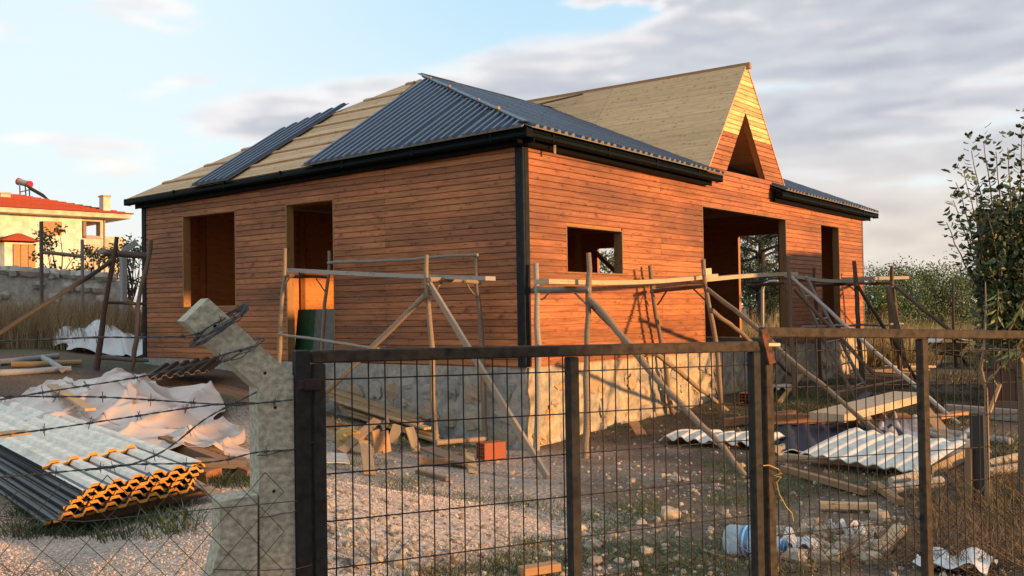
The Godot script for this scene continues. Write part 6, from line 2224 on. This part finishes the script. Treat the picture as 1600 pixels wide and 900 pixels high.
	# bushes by the villa
	for q in [[88, 352, 24.8, 1.9, "leafy shrub reaching above the stone wall in front of the villa"], [150, 384, 25.2, 1.8, "dense green shrub behind the stone wall right of the tall one"], [205, 376, 26.5, 2.2, "thin shrub showing beside the left end of the house"]]:
		var top := pd(q[0], q[1], q[2] + 1.0)
		var b := Vector3(top.x, 0.6, top.z)
		tree("shrub", q[4], "shrubs behind the stone wall", b, top.y - b.y, q[3], 26, 46, 0.10, Color(0.05, 0.075, 0.02), Color(0.13, 0.14, 0.045), 0.1)
	# --- slender trunk standing in the field
	var ft := pd(1490, 436, 24.0)
	var fb := Vector3(ft.x, height(ft.x, ft.z), ft.z)
	var fst := thing("dead_sapling", "thin dark bare sapling standing in the dry field", "tree", fb)
	var fm := MB.new()
	fm.col = Color(0.07, 0.05, 0.04)
	limb(fm, Vector3(0, -0.1, 0), ft - fb, 0.055, 0.02, 0.02)
	for k in 5:
		limb(fm, (ft - fb) * (0.35 + 0.13 * k), (ft - fb) * (0.45 + 0.13 * k) + rdir() * 0.35, 0.012, 0.004)
	part(fst, "trunk", fm.mesh(), mat("bark"))
	tree("field_shrub", "small yellow green shrub in the dry field left of the shed", "", gp(1487, 530), 1.15, 1.1, 12, 34, 0.075, Color(0.13, 0.15, 0.05), Color(0.28, 0.25, 0.09), 0.15)
	# --- pear tree at the right edge
	var pb0 := pd(1592, 700, 8.6)
	var pr := Vector3(pb0.x, height(pb0.x, pb0.z), pb0.z)
	var PT := thing("pear_tree", "young pear tree with upright leafy shoots at the right edge", "tree", pr)
	var wm := MB.new()
	wm.col = Color(0.22, 0.16, 0.11)
	var lm := MB.new()
	var hub := pd(1588, 500, 8.6) - pr
	limb(wm, Vector3(0, -0.1, 0), hub, 0.045, 0.034, 0.03)
	var tips := [[1597, 195, 8.5], [1537, 222, 8.4], [1519, 234, 8.6], [1495, 284, 8.5], [1478, 348, 8.4], [1556, 238, 8.8], [1576, 232, 8.3], [1506, 268, 8.2], [1612, 210, 8.7], [1630, 240, 8.4], [1490, 312, 8.8], [1524, 300, 8.3], [1545, 330, 8.2], [1560, 360, 8.8], [1532, 385, 8.3], [1580, 300, 8.2], [1605, 330, 8.3], [1550, 420, 8.2], [1575, 400, 8.4], [1600, 420, 8.2], [1640, 300, 8.4], [1536, 440, 8.5], [1565, 460, 8.2], [1590, 370, 8.9], [1508, 352, 8.4]]
	for q in tips:
		var tip := pd(q[0], q[1], q[2]) - pr
		var st := hub + Vector3(0, -rng.randf() * 0.2, 0) + (tip - hub) * 0.06
		var off := Vector3(0, -0.16, 0) * clampf(absf(q[0] - 1588.0) / 110.0, 0.0, 1.0)
		var pts := PackedVector3Array()
		var rr := PackedFloat32Array()
		for i in 15:
			var t := i / 14.0
			pts.append(st.lerp(tip, t) + off * sin(t * PI) + rdir() * 0.008)
			rr.append(lerpf(0.014, 0.003, t))
		wm.tube(pts, rr, 5, false)
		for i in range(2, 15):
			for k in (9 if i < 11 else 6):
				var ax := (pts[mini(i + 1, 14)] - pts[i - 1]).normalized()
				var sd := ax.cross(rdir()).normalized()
				var d := (sd * 0.9 + ax * 0.35 + Vector3(0, -0.15, 0)).normalized()
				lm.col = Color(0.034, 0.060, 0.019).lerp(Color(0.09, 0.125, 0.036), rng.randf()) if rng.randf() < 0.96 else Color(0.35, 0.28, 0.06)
				var b := pts[i] + d * 0.02 + (pts[i] - pts[i - 1]) * rng.randf()
				leaf_oval(lm, b, d, d.cross(Vector3.UP + rdir() * 0.5).normalized(), rng.randf_range(0.042, 0.068), rng.randf_range(0.030, 0.044), 0.3)
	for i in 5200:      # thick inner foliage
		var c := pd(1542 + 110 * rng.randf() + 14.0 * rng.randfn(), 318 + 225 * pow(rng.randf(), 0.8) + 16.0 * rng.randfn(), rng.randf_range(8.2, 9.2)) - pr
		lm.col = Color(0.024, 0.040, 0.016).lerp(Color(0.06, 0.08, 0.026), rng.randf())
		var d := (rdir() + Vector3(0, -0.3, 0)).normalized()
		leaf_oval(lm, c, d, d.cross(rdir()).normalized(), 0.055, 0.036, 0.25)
	part(PT, "trunk", wm.mesh(), mat("bark"))
	part(PT, "crown", lm.mesh(), mat("leaf"))
	# --- peach sapling in front: long pale leaves, one or two red
	var sb := gp(1543, 800)
	var PS := thing("peach_sapling", "thin peach sapling with long yellow green leaves by the dark stake", "tree", sb)
	var sm := MB.new()
	sm.col = Color(0.34, 0.24, 0.16)
	var path := PackedVector3Array([Vector3(0, -0.05, 0), pd(1543, 700, 8.2) - sb, pd(1541, 610, 8.2) - sb, pd(1533, 575, 8.15) - sb, pd(1538, 545, 8.1) - sb, pd(1541, 480, 8.1) - sb, pd(1540, 440, 8.1) - sb])
	sm.tube(path, PackedFloat32Array([0.022, 0.019, 0.015, 0.013, 0.010, 0.007, 0.004]), 6, false)
	var br := [[1541, 600, 1592, 540], [1592, 540, 1620, 510], [1545, 545, 1600, 548], [1556, 520, 1560, 452], [1575, 520, 1600, 470], [1588, 560, 1612, 545]]
	var pl := MB.new()
	for q in br:
		var a := pd(q[0], q[1], 8.15) - sb
		var b := pd(q[2], q[3], 8.0) - sb
		var pts := limb(sm, a, b, 0.008, 0.004, 0.05)
		for i in 15:
			var c := a.lerp(b, rng.randf_range(0.2, 1.05))
			var d := (rdir() * 0.7 + Vector3(0, -0.75, 0)).normalized()
			var u := rng.randf()
			pl.col = Color(0.13, 0.16, 0.04).lerp(Color(0.30, 0.28, 0.07), rng.randf()) if u < 0.97 else Color(0.38, 0.06, 0.04)
			leaf_quad(pl, c, d, d.cross(rdir()).normalized(), rng.randf_range(0.09, 0.14), 0.026, 0.15)
	part(PS, "trunk", sm.mesh(), mat("bark"))
	part(PS, "crown", pl.mesh(), mat("leaf"))
	# --- added unseen tree behind the camera, shaped to shade fence post and gate
	tree("added_shade_tree", "small unseen tree added behind the camera to shade the fence post", "", Vector3(-7.25, -0.95, 9.1), 2.9, 2.3, 70, 80, 0.11, g0, g1, 0.52)

# ---------------------------------------------------------------- the scene
func _ready() -> void:
	rng.seed = 7
	noi.seed = 4
	noi.frequency = 0.02
	noi2.seed = 9
	noi2.frequency = 0.1
	noi3.seed = 21
	noi3.frequency = 0.1
	noi3.fractal_type = FastNoiseLite.FRACTAL_NONE
	var cam := Camera3D.new()
	cam.name = "camera"
	cam.transform = Transform3D(Basis(LR, LU, -LF), CAM)
	cam.fov = rad_to_deg(2.0 * atan(450.0 / FPX))
	cam.near = 0.05
	cam.far = 2000.0
	add_child(cam)
	cam.current = true
	var env := Environment.new()
	env.background_mode = Environment.BG_SKY
	env.sky = make_sky()
	env.background_energy_multiplier = 0.73
	env.tonemap_mode = Environment.TONE_MAPPER_LINEAR
	env.tonemap_exposure = 1.45
	env.sdfgi_enabled = true
	env.ssao_enabled = true
	env.ssil_enabled = true
	var we := WorldEnvironment.new()
	we.environment = env
	add_child(we)
	var sun := DirectionalLight3D.new()
	sun.name = "sun"
	sun.light_color = Color(1.0, 0.76, 0.50)
	sun.light_energy = 1.55
	sun.light_angular_distance = 2.6
	sun.shadow_enabled = true
	var sd := Vector3(0.235, 0.116, 1.0).normalized()
	sun.transform = Transform3D(Basis.looking_at(-sd), Vector3.ZERO)
	add_child(sun)
	make_materials()
	print("materials ", Time.get_ticks_msec())
	make_height_grid()
	build_ground()
	print("ground ", Time.get_ticks_msec())
	build_house()
	print("house ", Time.get_ticks_msec())
	build_gate()
	build_fence()
	build_scaffolds()
	build_left_yard()
	build_right_yard()
	build_background()
	build_vegetation()
	print("gate ", Time.get_ticks_msec())
